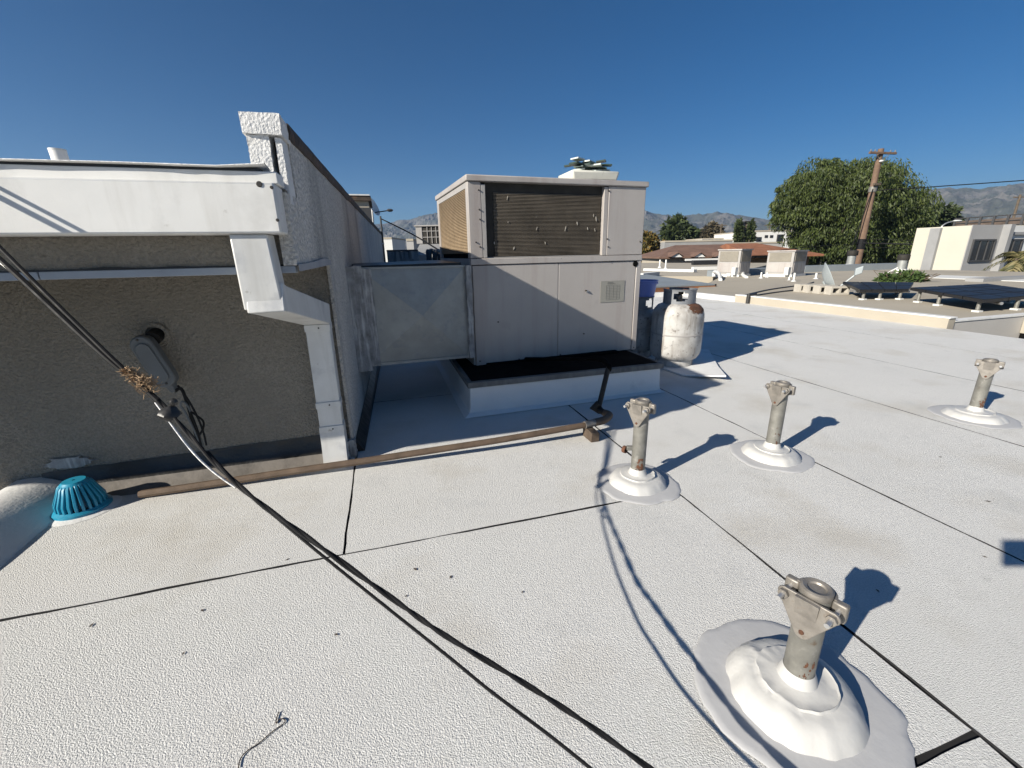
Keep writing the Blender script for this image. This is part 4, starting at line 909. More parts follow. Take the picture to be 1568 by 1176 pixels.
# ---- distant packaged roof units
def far_unit(xc, yb, x0, x1, ytop, ymid, label):
    p = Pz(xc, yb, ZN); D = p.dot(HF); k = mpp(D); t = thing('roof_air_conditioner', p, label, 'air conditioner', 'boxy roof units on the neighbouring roof')
    h = (yb-ytop)*k; hm = (yb-ymid)*k; wl = (xc-x0)*k*1.25; wr = (x1-xc)*k*1.25
    a_ = R(-42)
    ul = (HR*(-cos(a_)) + HF*(-sin(a_))).normalized(); ur = (HR*cos(R(35)) + HF*sin(R(35))).normalized(); ul = (HR*-cos(R(42)) + HF*sin(R(42))).normalized()
    def q(l, r_, z): return p + ul*l + ur*r_ + V((0,0,z))
    def bx(l0,l1,r0,r1,z0,z1): return MB().hexa([q(l0,r0,z0),q(l0,r1,z0),q(l1,r1,z0),q(l1,r0,z0),q(l0,r0,z1),q(l0,r1,z1),q(l1,r1,z1),q(l1,r0,z1)])
    bx(-.03,wl+.03,-.03,wr+.03,-.02,.06).build('curb', MT['white_far'], t, smooth=False)
    bx(0,wl,0,wr,.061,h).build('cabinet', MT['unit_dark'], t, smooth=False)
    e = .012
    bx(wl*.10,wl*.92,-e,-.002,hm*1.04,h*.96).build('coil', MT['stucco_tan'], t, smooth=False)
    bx(-e,-.002,wr*.08,wr*.90,hm*1.04,h*.96).build('coil', MT['stucco_tan'], t, smooth=False)
    for i in range(3):
        r0 = wr*(.06+.31*i); bx(-e,-.002,r0,r0+wr*.27,.12,hm*.95).build('access_panel', MT['unit'], t, smooth=False)
    bx(wl*.08,wl*.95,-e,-.002,.12,hm*.95).build('access_panel', MT['unit'], t, smooth=False)
    bx(-.03,wl+.02,-.03,wr+.02,h+.001,h+.03).build('top_cover', MT['unit'], t, smooth=False)
    c = q(wl*.12,-.06,hm*.4); MB().obox(c, .16, .1, .2, ur).build('disconnect_box', MT['white_far'], t, smooth=False)
far_unit(1130, 424, 1104, 1156, 384, 402, 'smaller looking boxy air conditioner on the far roof left of its twin')
far_unit(1211, 424, 1182, 1247, 386, 402, 'boxy air conditioner with a white front box, right of its twin')

# ---- satellite dish on blocks
dp = Pz(1268, 447, ZN); k = mpp(dp.dot(HF)); dish = thing('satellite_dish', dp, 'grey satellite dish with a feed arm aimed to the right on concrete blocks', 'satellite dish')
dc_ = dp + V((0,0,20*k)); axd = (HR*.80 - HF*.45 + V((0,0,.42))).normalized()
prof = [(.001,-.09)] + [(r_, -.09 + .09*(r_/.30)**2) for r_ in (.06,.12,.18,.24,.29,.30)] + [(.302,.004),(.285,-.004),(.15,-.085),(.001,-.105)]
mb = MB().lathe(prof, dc_, 36, axd, False)
mb.build('reflector', MT['dish'], dish, ang=60)
ft = dc_ + axd*.40 - V((0,0,.06)); lo_ = dc_ - V((0,0,.28)) + axd*.02
MB().cyl(lo_, ft, .014, .014, 8).build('feed_arm', MT['dish'], dish)
MB().obox(ft+V((0,0,.03)), .11, .10, .12, axd).build('receiver_head', MT['dish'], dish, bevel=.01)
MB().cyl(dp, dc_-axd*.10, .024, .024, 10).build('mast', MT['dish'], dish)
MB().cyl(dp+HR*.25+V((0,0,.01)), dc_-axd*.06-V((0,0,.05)), .012, .012, 8).build('stay', MT['alu'], dish)
for s, (x, y, lb) in enumerate([(1232,447,'concrete block at the left end of the row below the satellite dish'),(1246,448,'second concrete block from the left below the satellite dish'),(1262,449.5,'third concrete block from the left, under the dish mast'),(1280,451,'concrete block at the right end of the row below the dish')]):
    p = Pz(x, y, ZN); t = thing('concrete_block', p, lb, 'concrete block', 'concrete blocks weighing down the dish'); mb = MB()
    uy = V((-.6,.8,0)); ux = V((.8,.6,0)); 
    c = p + V((0,0,.07)); L_, W_, H_ = .30, .16, .135
    for (sx, cx) in ((.03,-.135),(.03,0),(.03,.135)): mb.obox(c+HR*cx, sx, W_, H_, HR)
    for sz in (-.0525,.0525): 
        for cx in (-.0675,.0675): mb.obox(c+HR*cx+V((0,0,sz)), .104, W_-.002, .030, HR)
    mb.build('block_body', MT['block'], t, smooth=False)
    MB().obox(c+HF*(W_/2-.02), L_-.02, .012, H_-.04, HR).build('block_core', MT['black'], t, smooth=False)

# ---- solar arrays
def array(cs, zs, nx, ny, label, legs):
    c = [V((p.x, p.y, z)) for p, z in zip(cs, zs)]
    t = thing('solar_array', (c[0]+c[1]+c[2]+c[3])/4, label, 'solar array', 'dark solar arrays on low racks')
    nrm = (c[1]-c[0]).cross(c[3]-c[0]).normalized()
    bl = lambda u, v: c[0]*(1-u)*(1-v)+c[1]*u*(1-v)+c[2]*u*v+c[3]*(1-u)*v
    for i in range(nx):
        for j in range(ny):
            e = .006; u0, u1, v0, v1 = i/nx+e, (i+1)/nx-e, j/ny+e, (j+1)/ny-e
            P_ = [bl(u0,v0),bl(u1,v0),bl(u1,v1),bl(u0,v1)]
            pn = MB().hexa([p-nrm*.035 for p in P_]+[p for p in P_]).build('solar_panel', MT['solar_frame'], t, smooth=False)
            e2 = .02; u0 += e2/nx; u1 -= e2/nx; v0 += e2/ny; v1 -= e2/ny
            P_ = [bl(u0,v0),bl(u1,v0),bl(u1,v1),bl(u0,v1)]
            MB().hexa([p+nrm*.001 for p in P_]+[p+nrm*.004 for p in P_]).build('cell_face', MT['solar'], pn, smooth=False)
    for u, v in legs:
        p = bl(u, v); f_ = V((p.x, p.y, ZN)); 
        l_ = MB().cyl(f_, p-nrm*.036, .020, .020, 8).build('rack_leg', MT['galv'], t)
        MB().box((f_.x-.035,f_.y-.035,ZN+.001),(f_.x+.035,f_.y+.035,ZN+.02)).build('foot_pad', MT['white_far'], l_, smooth=False)
    r0, r1 = bl(0,.25), bl(1,.25); MB().cyl(r0-nrm*.06, r1-nrm*.06, .018, None, 6).build('rack_rail', MT['alu'], t)
array([Pz(1317,444,.20), Pz(1392,443,.20), Pz(1400,432.5,.24), Pz(1290,431.5,.24)], [.20,.20,.24,.24], 4, 2, 'left and farther of two dark solar arrays, right of the dish', [(.12,.06),(.45,.06),(.85,.06),(.3,.9),(.8,.9)])
array([Pz(1393,440.5,.24), Pz(1507,459.5,.20), Pz(1620,449,.22), Pz(1512,434.5,.26)], [.24,.20,.22,.26], 4, 3, 'right and nearer of two dark solar arrays reaching the picture edge', [(.12,.05),(.42,.05),(.92,.05),(.97,.5),(.5,.9)])

# ================================================================== FOLIAGE
def leaves(mb, c, n, rad, ln, wd, droop, rnd, shell=.55):
    for _ in range(n):
        d = V((rnd.gauss(0,1), rnd.gauss(0,1), rnd.gauss(0,1))).normalized(); rr = rnd.uniform(shell, 1)**.7
        p = c + V((d.x*rad[0], d.y*rad[1], d.z*rad[2]))*rr
        ax = (d*(1-droop) + V((rnd.gauss(0,.4), rnd.gauss(0,.4), -droop*1.6+rnd.gauss(0,.3)))).normalized()
        s = ax.cross(V((rnd.gauss(0,1), rnd.gauss(0,1), rnd.gauss(0,1)))).normalized()
        l = ln*rnd.uniform(.6,1.3); w_ = wd*rnd.uniform(.7,1.3)
        mb.add([p-s*w_*.5, p+ax*l*.5-s*w_*.45, p+ax*l, p+ax*l*.5+s*w_*.55+V((0,0,w_*.1))], [(0,1,2,3)])
def tree(name, x, y, D, lobes, label, leaf, n, ln, wd, droop, base=-4.6, trunk=.25, seed=1, cat='tree', grp=None, sub=5, shell=.55, subr=.42, limbs=True):
    rnd = random.Random(seed); k = mpp(D); c0 = PD(x, y, D); root = V((c0.x, c0.y, base))
    t = thing(name, root, label, cat, grp); mb = MB(); br = MB()
    ctr = [(PD(px, py, D) + HF*(off*k), V((rx*k, (rx*k if rx < 90 else rx*k*.8), ry*k))) for px, py, rx, ry, off in lobes]
    vol = sum(r.x*r.z for _, r in ctr)
    tops = []
    for c, r in ctr:
        m = max(1, int(sub*4*r.x*r.z/vol*len(ctr)))
        for i in range(m):
            d = V((rnd.gauss(0,1), rnd.gauss(0,1), rnd.gauss(0,1))).normalized(); q = rnd.uniform(.45,.95)
            cc = c + V((d.x*r.x*q, d.y*r.y*q, d.z*r.z*q)); s = subr*rnd.uniform(.6,1.25)
            leaves(mb, cc, max(4, int(n*r.x*r.z/vol/m)), (r.x*s, r.y*s, r.z*s*.8), ln, wd, droop, rnd, shell)
            if i % 3 == 0: tops.append(cc)
    if limbs:
        top = ctr[0][0]; fork = root.lerp(V((top.x, top.y, top.z)), .55)
        br.tube([root, root.lerp(fork,.5)+V((rnd.gauss(0,.1),rnd.gauss(0,.1),0)), fork], [trunk, trunk*.8, trunk*.62], 9)
        for cc in tops[:26]: 
            md = fork.lerp(cc, .5) + V((rnd.gauss(0,.2),rnd.gauss(0,.2),.25)); br.tube([fork, md, cc], [trunk*.4, trunk*.2, trunk*.06], 6)
        br.build('trunk', MT['bark'], t)
    mb.build('crown', MT[leaf], t, smooth=False, fix=False)
    return t
tree('pepper_tree', 1300, 330, 34, [(1300,318,70,62,0),(1250,300,52,46,0),(1330,290,48,42,10),(1285,272,34,26,0),(1215,318,34,34,-10),(1193,325,16,20,-5),(1232,360,30,38,-12),(1375,330,42,52,0),(1400,372,26,36,5),(1345,372,48,36,-6),(1290,375,50,30,0),(1362,282,20,22,8),(1268,246,9,7,0),(1289,243,5,6,0),(1352,260,8,6,5),(1366,258,6,5,5),(1384,272,8,6,5),(1404,300,10,8,5),(1228,268,12,8,0),(1196,292,10,9,0),(1262,390,40,22,5),(1380,396,34,18,0)],
     'huge drooping green pepper tree behind the utility pole', 'pepper', 125000, .27, .072, .66, trunk=.5, seed=4, sub=9, subr=.36)
tree('dark_tree', 1425, 335, 48, [(1415,333,34,14,0),(1445,338,22,9,0),(1398,338,22,16,0)], 'low dark tree showing between the pepper tree and the cream building roof', 'leaf_dark', 7000, .55, .28, .2, trunk=.3, seed=6)
tree('bushy_tree', 1037, 356, 62, [(1037,352,17,14,0),(1048,362,17,11,0),(1028,366,12,12,0)], 'dark green bushy tree standing above the brown gabled roof', 'leaf_dark', 5000, .7, .35, .15, trunk=.3, seed=7)
tree('autumn_tree', 993, 376, 44, [(992,372,13,13,0),(1003,382,12,12,0),(984,385,10,12,0)], 'green tree with orange turning leaves beside the right edge of the unit', 'leaf_gold', 4500, .42, .24, .15, trunk=.25, seed=8)
tree('sparse_tree', 1090, 357, 85, [(1088,354,13,11,0),(1096,360,10,8,0)], 'brownish sparse tree left of the brick tower', 'leaf_brown', 2200, .8, .4, .1, trunk=.25, seed=9)
tree('cypress_tree', 1131, 356, 46, [(1131,352,3.2,13,0),(1131,362,4,10,0)], 'narrow dark cypress at the left side of the brick tower', 'leaf_dark', 1200, .35, .16, -.3, trunk=.15, seed=10)
tree('cypress_tree', 1149, 356, 46, [(1149,353,3.4,12,0),(1149,363,4,9,0)], 'narrow dark cypress at the right side of the brick tower', 'leaf_dark', 1200, .35, .16, -.3, trunk=.15, seed=11)
tree('shrub', 1385, 428, 9.6, [(1360,427,11,5,0),(1388,426,20,8,0),(1406,429,10,5,0)], 'green leafy shrub growing up behind the left solar array', 'leaf_shrub', 2600, .10, .05, .1, base=-.5, trunk=.04, seed=12, cat='shrub')

# ================================================================== UTILITY POLES AND WIRES
PDp = 29.; pb = PD(1330, 320, PDp); k = mpp(PDp)
def at_z(x, y, D): return PD(x, y, D).z
pole = thing('utility_pole', (pb.x, pb.y, -4.6), 'tall brown wooden utility pole with one crossarm in front of the pepper tree', 'utility pole')
ztop = at_z(1348, 228, PDp)
MB().tube([(pb.x,pb.y,-4.6),(pb.x,pb.y,1),(pb.x,pb.y,ztop)], [.24,.21,.155], 14).build('pole_shaft', MT['pole'], pole)
za = at_z(1344, 235.5, PDp); arm = (HR*.97+HF*.2).normalized()
MB().obox(V((pb.x,pb.y,za))-HF*.20, 2.0, .11, .12, arm).build('crossarm', MT['pole'], pole, bevel=.01)
for s in (-.92,-.6,.55,.9):
    ii = MB().lathe([(.02,0),(.05,.02),(.035,.05),(.05,.08),(.02,.12)], V((pb.x,pb.y,za+.06))-HF*.2+arm*s, 10, cap=True).build('insulator', MT['tank_grey'], pole)
for s in (-1,1): MB().cyl(V((pb.x,pb.y,za))-HF*.24+arm*(s*.55), V((pb.x,pb.y,za-.5))-HF*.18, .02, .02, 6).build('arm_brace', MT['galv'], pole)
zz = at_z(1337,290,PDp); MB().cyl((pb.x,pb.y,zz-.15),(pb.x,pb.y,zz+.15),.225,.225,12).build('band_clamp', MT['galv'], pole)
MB().obox(V((pb.x,pb.y,zz+.25))-HF*.26, .5, .12, .14, arm).build('terminal_box', MT['bark'], pole, bevel=.02)
MB().sphere(V((pb.x,pb.y,at_z(1343,248,PDp)))-HF*.22, .11, 10, 6, (1.4,1,.7)).build('white_bracket', MT['white_far'], pole)
MB().tube([V((pb.x,pb.y,zz))-HF*.2-HR*.15, PD(1293,410,28.4)], .03, 6).build('guy_wire', MT['cable'], pole)
zl = at_z(1316,374,PDp); MB().cyl((pb.x,pb.y,zl-.3),(pb.x,pb.y,zl+.3),.235,.235,12).build('splice_case', MT['cable'], pole)
def wire(pts, r, label, grp=None):
    P_ = smooth_pts(pts, 6); tag(MB().tube(P_, r, 6).build('overhead_wire', MT['cable'], base=P_[len(P_)//2]), label, 'wire', grp)
wire([PD(1314,372,PDp), PD(1440,375,26), PD(1620,378,23)], .042, 'thick black overhead line running right from the utility pole across the cream wall')
wire([PD(1314,366,PDp), PD(1440,369,26), PD(1620,371,23)], .014, 'thin overhead line just above the thick black one on the cream wall')
wire([PD(1314,378,PDp), PD(1440,381,26), PD(1620,383,23)], .011, 'faint overhead line just below the thick black one on the cream wall')
wire([PD(1314,374,PDp), PD(1250,377,26), PD(1180,385,22)], .02, 'dark line running left from the pole over the right roof unit')
wire([PD(1337,292,PDp), PD(1400,288,28), PD(1600,274,26)], .03, 'upper overhead line running right from the pole against the mountains')
p = PD(1556, 320, 70); k = mpp(70); po = thing('utility_pole', (p.x,p.y,-4.6), 'small distant utility pole with crossarm behind the cream building at the right edge', 'utility pole')
zt = at_z(1563,298,70)
MB().cyl((p.x,p.y,-4.6),(p.x,p.y,zt),.22,.16,8).build('pole_shaft', MT['bark'], po)
MB().obox((p.x,p.y,zt-.35), 1.9, .14, .16, HR).build('crossarm', MT['bark'], po)
for x, lb in ((1104,'thin distant pole left of the brick tower, in front of the hills'),(1178,'thin distant pole beside the left edge of the pepper tree')):
    p = PD(x, 350, 75); t = thing('distant_pole', (p.x,p.y,-4.6), lb, 'pole'); MB().cyl((p.x,p.y,-4.6),(p.x,p.y,at_z(x,343,75)),.14,.10,6).build('pole_shaft', MT['bark'], t); MB().obox((p.x,p.y,at_z(x,345,75)),1.8,.1,.12,HR).build('crossarm', MT['bark'], t)

# ================================================================== BUILDINGS BEYOND
# cream building, corner at x=1489
cc = PD(1489, 345, 20); cbld = thing('cream_building', (cc.x+3, cc.y+2, -4.6), 'cream and grey two storey building with dark windows at the right edge', 'building')
zr = cc.z; yl = cc.y
d_ = ray(1404,350); ye_ = yl + 3 if d_.x <= 0 else cc.x*d_.y/d_.x
MB().box((cc.x,yl+.01,-4.6),(cc.x+14,ye_,zr)).build('wall', MT['cream'], cbld, smooth=False)
xg1 = Py(1536,345,yl).x
MB().box((cc.x+.01,yl-.02,-4.6),(xg1,yl+.009,zr+.02)).build('grey_wall_panel', MT['grey_wall'], cbld, smooth=False)
MB().box((xg1,yl-.30,-4.6),(xg1+.28,yl+.008,zr+.03)).build('pilaster', MT['trim_grey'], cbld, smooth=False)
MB().box((xg1+.281,yl-.01,-4.6),(cc.x+14,yl+.008,zr-.02)).build('cream_wall_panel', MT['white_far'], cbld, smooth=False)
z1 = Py(1555,356,yl).z; MB().box((xg1+.282,yl-.12,z1-.10),(cc.x+14,yl-.011,z1+.02)).build('wall_ledge', MT['trim_grey'], cbld, smooth=False)
def win(x0, y0, x1, y1, mull):
    a, b_ = Py(x0,y0,yl-.02), Py(x1,y1,yl-.02); xa, xb_, zt_, zb_ = a.x, b_.x, a.z, b_.z
    f = MB()
    for q0, q1 in (((xa,zb_),(xa+.07,zt_)),((xb_-.07,zb_),(xb_,zt_)),((xa+.07,zb_),(xb_-.07,zb_+.07)),((xa+.07,zt_-.07),(xb_-.07,zt_))): f.box((q0[0],yl-.09,q0[1]),(q1[0],yl-.0205,q1[1]))
    for m in range(1, mull): x = xa+(xb_-xa)*m/mull; f.box((x-.025,yl-.085,zb_+.071),(x+.025,yl-.0205,zt_-.071))
    w_ = f.build('window', MT['frame_dark'], cbld, smooth=False)
    MB().box((xa+.07,yl-.05,zb_+.07),(xb_-.07,yl-.045,zt_-.07)).build('pane', MT['glass'], w_, smooth=False)
win(1490, 366.5, 1514, 400, 3); win(1536+3, 366, 1556, 397, 2)
# rail on the roof behind
rl = thing('roof_railing', (cc.x+4, yl+3, zr), 'dark railing fence on the roof above the cream building', 'railing')
r0, r1 = PD(1462,342,27), PD(1640,340,22)
dr_ = (r1-r0); dr_.z = 0; zt_ = at_z(1500,331,25); zb_ = zr - .1
for i in range(9):
    p = r0.lerp(r1, i/8); MB().box((p.x-.05,p.y-.05,zb_),(p.x+.05,p.y+.05,zt_)).build('post', MT['frame_dark'], rl, smooth=False)
for z in (zt_, zt_-.28, zt_-.5):
    MB().cyl(V((r0.x,r0.y,z)), V((r1.x,r1.y,z)), .03, None, 6).build('rail', MT['frame_dark'], rl)
mesh_ = vert_quad(MB(), V((r0.x,r0.y,0))+HF*.1, V((r1.x,r1.y,0))+HF*.1, zb_-.3, zt_-.15, .03).build('rail_panel', mat('brown_mesh_panel',(.10,.075,.06),.9,var=.3,vs=3), rl, smooth=False)
# grey pilaster on the cream side wall, street lamp showing above the roof
d_ = ray(1430,385); yp_ = cc.x*d_.y/d_.x
MB().box((cc.x-.16,yp_-.12,-4.6),(cc.x-.001,yp_+.28,zr-.05)).build('pilaster', MT['trim_grey'], cbld, smooth=False)
sp = PD(1440, 352, 26); sl = thing('street_lamp', (sp.x,sp.y,-4.6), 'street lamp head on a curved arm rising above the cream building roof', 'street lamp')
zt_ = at_z(1440,349,26); MB().cyl((sp.x,sp.y,-4.6),(sp.x,sp.y,zt_),.075,.06,10).build('lamp_post', MT['alu'], sl)
hd = PD(1463,338.5,26); MB().tube(smooth_pts([(sp.x,sp.y,zt_-.1),PD(1443,346,26),PD(1451,341,26),hd],5), .035, 8).build('lamp_arm', MT['alu'], sl)
MB().sphere(hd+HR*.12, .2, 12, 6, (1.6,.8,.35)).build('lamp_head', MT['white_far'], sl)
# palm in front of the right window
pp = PD(1562, 395, 16); palm = thing('palm_tree', (pp.x,pp.y,-4.6), 'yellowing palm with drooping fronds at the right edge', 'palm tree')
MB().tube([(pp.x,pp.y,-4.6),(pp.x+.05,pp.y,-2),(pp.x,pp.y,pp.z)], [.22,.17,.15], 10).build('trunk', MT['bark'], palm)
mb = MB(); rnd = random.Random(5)
for i in range(34):
    a_ = rnd.uniform(0,2*pi); el = rnd.uniform(-.9,1.1); d = V((cos(a_)*cos(el),sin(a_)*cos(el),sin(el))); L_ = rnd.uniform(.7,1.15)
    pts = [pp + d*(L_*t) + V((0,0,-.75*L_*t*t)) for t in (0,.25,.5,.75,1)]
    sdv = d.cross(V((0,0,1))).normalized()
    for j in range(4):
        for s in (-1,1):
            for u in (0,.33,.66):
                p = pts[j].lerp(pts[j+1], u); w_ = .26*(1-abs((j+u)/4-.45)); e = (pts[j+1]-pts[j]).normalized()
                mb.add([p, p+e*.05+sdv*s*w_*.5+V((0,0,-.02)), p+e*.16+sdv*s*w_+V((0,0,-.10)), p+e*.06], [(0,1,2,3)])
mb.build('crown', MT['leaf_palm'], palm, smooth=False, fix=False)

# gabled brown roof building
def hip(t, x0, x1, yr, ye, D, dep, m, i0=.35, i1=.0, name='roof'):
    k = mpp(D); a, b_ = PD(x0,ye,D), PD(x1,ye,D); a.z = b_.z = (a.z+b_.z)/2; zr_ = a.z + (ye-yr)*k; f_ = HF*dep
    dn = (b_-a).normalized()*dep
    r0, r1 = a+f_*.5+dn*i0, b_+f_*.5-dn*i1; r0.z = r1.z = zr_
    lo = V((0,0,-.12))
    return MB().add([a,b_,b_+f_,a+f_,r0,r1,a+lo,b_+lo,b_+f_+lo,a+f_+lo], [(0,1,5,4),(1,2,5),(2,3,4,5),(3,0,4),(6,9,8,7),(0,6,7,1),(1,7,8,2),(2,8,9,3),(3,9,6,0)]).build(name, m, t, smooth=False), a, b_
gb = thing('gabled_building', PD(1090,390,30)*1, 'long low building with brown shingle roof and three small white gables', 'building')
LOC[gb.name] = V(gb.location)
rf, a, b_ = hip(gb, 1010, 1158, 374.5, 392, 30, 6, MT['tile_roof'])
vert_quad(MB(), a+HF*.4+HR*.3, b_+HF*.4-HR*.1, -4.6, a.z-.121, 4.5).build('wall', MT['cream_parapet'], gb, smooth=False)
for x in (1037, 1072, 1105):
    k = mpp(29.6); c = PD(x, 392.5, 29.4); hw_ = 8*k; 
    MB().prism([c-HR*hw_+V((0,0,-.05)), c+HR*hw_+V((0,0,-.05)), c+V((0,0,5.2*k))], HF*1.6).build('gable', MT['white_far'], gb, smooth=False)
    MB().prism([c-HR*hw_*1.25-HF*.12+V((0,0,-.02)), c-HF*.12+V((0,0,6.2*k)), c+HR*hw_*1.25-HF*.12+V((0,0,-.02)), c-HF*.12+V((0,0,5.3*k))], HF*2.2).build('gable_roof', MT['tile_roof'], gb, smooth=False)
vert_quad(MB(), PD(1050,398,29.2), PD(1160,396,29.2), PD(1100,398.5,29.2).z, PD(1100,395.5,29.2).z, .15).build('white_fascia', MT['white_far'], gb, smooth=False)
rb = thing('red_roof_building', PD(1190,392,27), 'building with red clay roof and brown wall between the two distant roof units', 'building')
LOC[rb.name] = V(rb.location)
rf, a, b_ = hip(rb, 1150, 1262, 371, 390, 28, 7, MT['tile_red'], .0, .35)
vert_quad(MB(), a+HF*.9+HR*.3, b_+HF*.9-HR*.3, -4.6, a.z-.121, 4.).build('wall', mat('ochre_wall',(.30,.19,.10),.9,var=.1), rb, smooth=False)
vert_quad(MB(), PD(1155,391,27.6), PD(1186,391,27.6), PD(1170,394.5,27.6).z, PD(1170,391,27.6).z, .3).build('dark_eave', MT['black'], rb, smooth=False)
# grey walled building behind, white building, tower
def block(name, x0, yt, x1, D, dep, label, m, rot=0, cat='building'):
    a, b_ = PD(x0,yt,D), PD(x1,yt,D); zt_ = (a.z+b_.z)/2; a = V((a.x,a.y,0)); b_ = V((b_.x,b_.y,0))
    if rot: b_ = a + Matrix.Rotation(rot,3,'Z') @ (b_-a)
    t = thing(name, (a+b_)/2+V((0,0,-4.6)), label, cat); vert_quad(MB(), a, b_, -4.6, zt_, dep).build('wall', m, t, smooth=False)
    n = V((-(b_-a).y,(b_-a).x,0)).normalized(); vert_quad(MB(), a-n*.05, b_-n*.05, zt_+.002, zt_+.14, dep+.1).build('roof', MT['roof_tan'], t, smooth=False)
    return t, a, b_, zt_, n
g1 = block('grey_flat_building', 1018, 370, 1122, 42, 8, 'grey walled flat roofed building just behind the brown gabled roof', MT['trim_grey'])
g2 = block('white_building', 1151, 354, 1262, 50, 9, 'white two storey building with small dark windows left of the pepper tree', MT['white_far'])
t, a, b_, zt_, n = g2
for (x0, y0, x1, y1) in [(1157,363,1165,369),(1171,360,1175,364),(1179,360,1183,364),(1190,359,1198,370),(1228,362,1236,368)]:
    p, q = PD(x0,y0,50), PD(x1,y1,50); p0_ = V((p.x,p.y,0))-n*.06; q0_ = V((q.x,q.y,0))-n*.06
    w_ = vert_quad(MB(), p0_, q0_, q.z, p.z, .05).build('window', MT['frame_dark'], t, smooth=False); e = (q0_-p0_)*.15
    vert_quad(MB(), p0_+e-n*.02, q0_-e-n*.02, q.z+.08, p.z-.08, .015).build('pane', MT['glass'], w_, smooth=False)
block('low_grey_building', 1118, 373, 1200, 44, 6, 'low grey parapet building in front of the white two storey building', MT['grey_wall'])
block('low_white_building', 1075, 366.5, 1108, 55, 6, 'low white flat roofed building left of the brick tower', MT['white_far'])
tw_ = PD(1140, 352, 47); k = mpp(47); tower = thing('brick_tower', (tw_.x,tw_.y,-4.6), 'stained brown and grey square tower with a dark cap between two cypresses', 'tower')
zt_ = at_z(1140,341,47); mtw = mat('stained_tower_brick', (.30,.24,.20), .95, var=.3, vs=1.2, spots=[((.55,.5,.46), 1.1, .5, .1, .7), ((.12,.09,.08), 1.6, .6, .1, .8)])
MB().box((tw_.x-8.5*k,tw_.y-8.5*k,-4.6),(tw_.x+8.5*k,tw_.y+8.5*k,zt_-.1)).build('tower_shaft', mtw, tower, smooth=False)
for i in range(5):
    z = zt_ - .5 - i*.62
    MB().box((tw_.x-8.8*k,tw_.y-8.8*k,z),(tw_.x+8.8*k,tw_.y+8.8*k,z+.07)).build('band_course', mtw, tower, smooth=False)
MB().box((tw_.x-9.3*k,tw_.y-9.3*k,zt_-.098),(tw_.x+9.3*k,tw_.y+9.3*k,zt_+.12)).build('tower_cap', MT['frame_dark'], tower, smooth=False)

# ================================================================== THE GAP BETWEEN WALL AND UNIT
gu = PD(664, 375, 7.6); k = mpp(7.6); gc = thing('condenser_unit', (gu.x,gu.y,.45), 'grey louvred condenser unit in the gap between the wall and the big unit', 'air conditioner')
xa, xb_ = PD(636,345,7.6), PD(700,345,7.6); zt_ = xa.z; za = PD(650,373,7.6).z
e1 = HR; nq = HF
def fbox(p, w_, d0, d1, z0, z1):
    p = V((p.x,p.y,0)); return MB().hexa([p+HF*d0+V((0,0,z0)),p+HR*w_+HF*d0+V((0,0,z0)),p+HR*w_+HF*d1+V((0,0,z0)),p+HF*d1+V((0,0,z0)),p+HF*d0+V((0,0,z1)),p+HR*w_+HF*d0+V((0,0,z1)),p+HR*w_+HF*d1+V((0,0,z1)),p+HF*d1+V((0,0,z1))])
W_ = 64*k
fbox(xa, W_, .02, .6, za, zt_-.02).build('cabinet', MT['trim_grey'], gc, smooth=False)
fbox(xa-HR*.02, W_+.04, -.02, .62, zt_-.019, zt_).build('top_cover', MT['unit_dark'], gc, smooth=False)
fbox(xa, 9*k, 0, .019, za, zt_-.02).build('corner_post', MT['unit_dark'], gc, smooth=False)
fbox(xa+HR*(10*k), W_-10*k, .012, .0195, za, zt_-.021).build('coil', MT['coil_back'], gc, smooth=False)
for i in range(1, 7): fbox(xa+HR*((10+6.6*i)*k), .010, -.004, .011, za, zt_-.021).build('guard_bar', MT['unit_dark'], gc, smooth=False)
for z in (.33,.66): fbox(xa+HR*(10*k), W_-10*k, -.002, .004, za+(zt_-za)*z, za+(zt_-za)*z+.01).build('guard_bar', MT['unit_dark'], gc, smooth=False)
p = V((xa.x,xa.y,0))-HF*1.0+HR*.15
MB().hexa([p+V((0,0,.60)),p+HR*W_+V((0,0,.60)),p+HR*W_+HF*1.0+V((0,0,.60)),p+HF*1.0-HR*.1+V((0,0,.60)),p+V((0,0,.80)),p+HR*W_+V((0,0,.80)),p+HR*W_+HF*1.0+V((0,0,za-.01)),p+HF*1.0-HR*.1+V((0,0,za-.01))]).build('sloped_plenum', MT['trim_grey'], gc, smooth=False)
MB().hexa([p+V((0,0,0)),p+HR*W_+V((0,0,0)),p+HR*W_+HF*1.6+V((0,0,0)),p+HF*1.6+V((0,0,0)),p+V((0,0,.599)),p+HR*W_+V((0,0,.599)),p+HR*W_+HF*1.6+V((0,0,.599)),p+HF*1.6+V((0,0,.599))]).build('support_base', MT['navy'], gc, smooth=False)
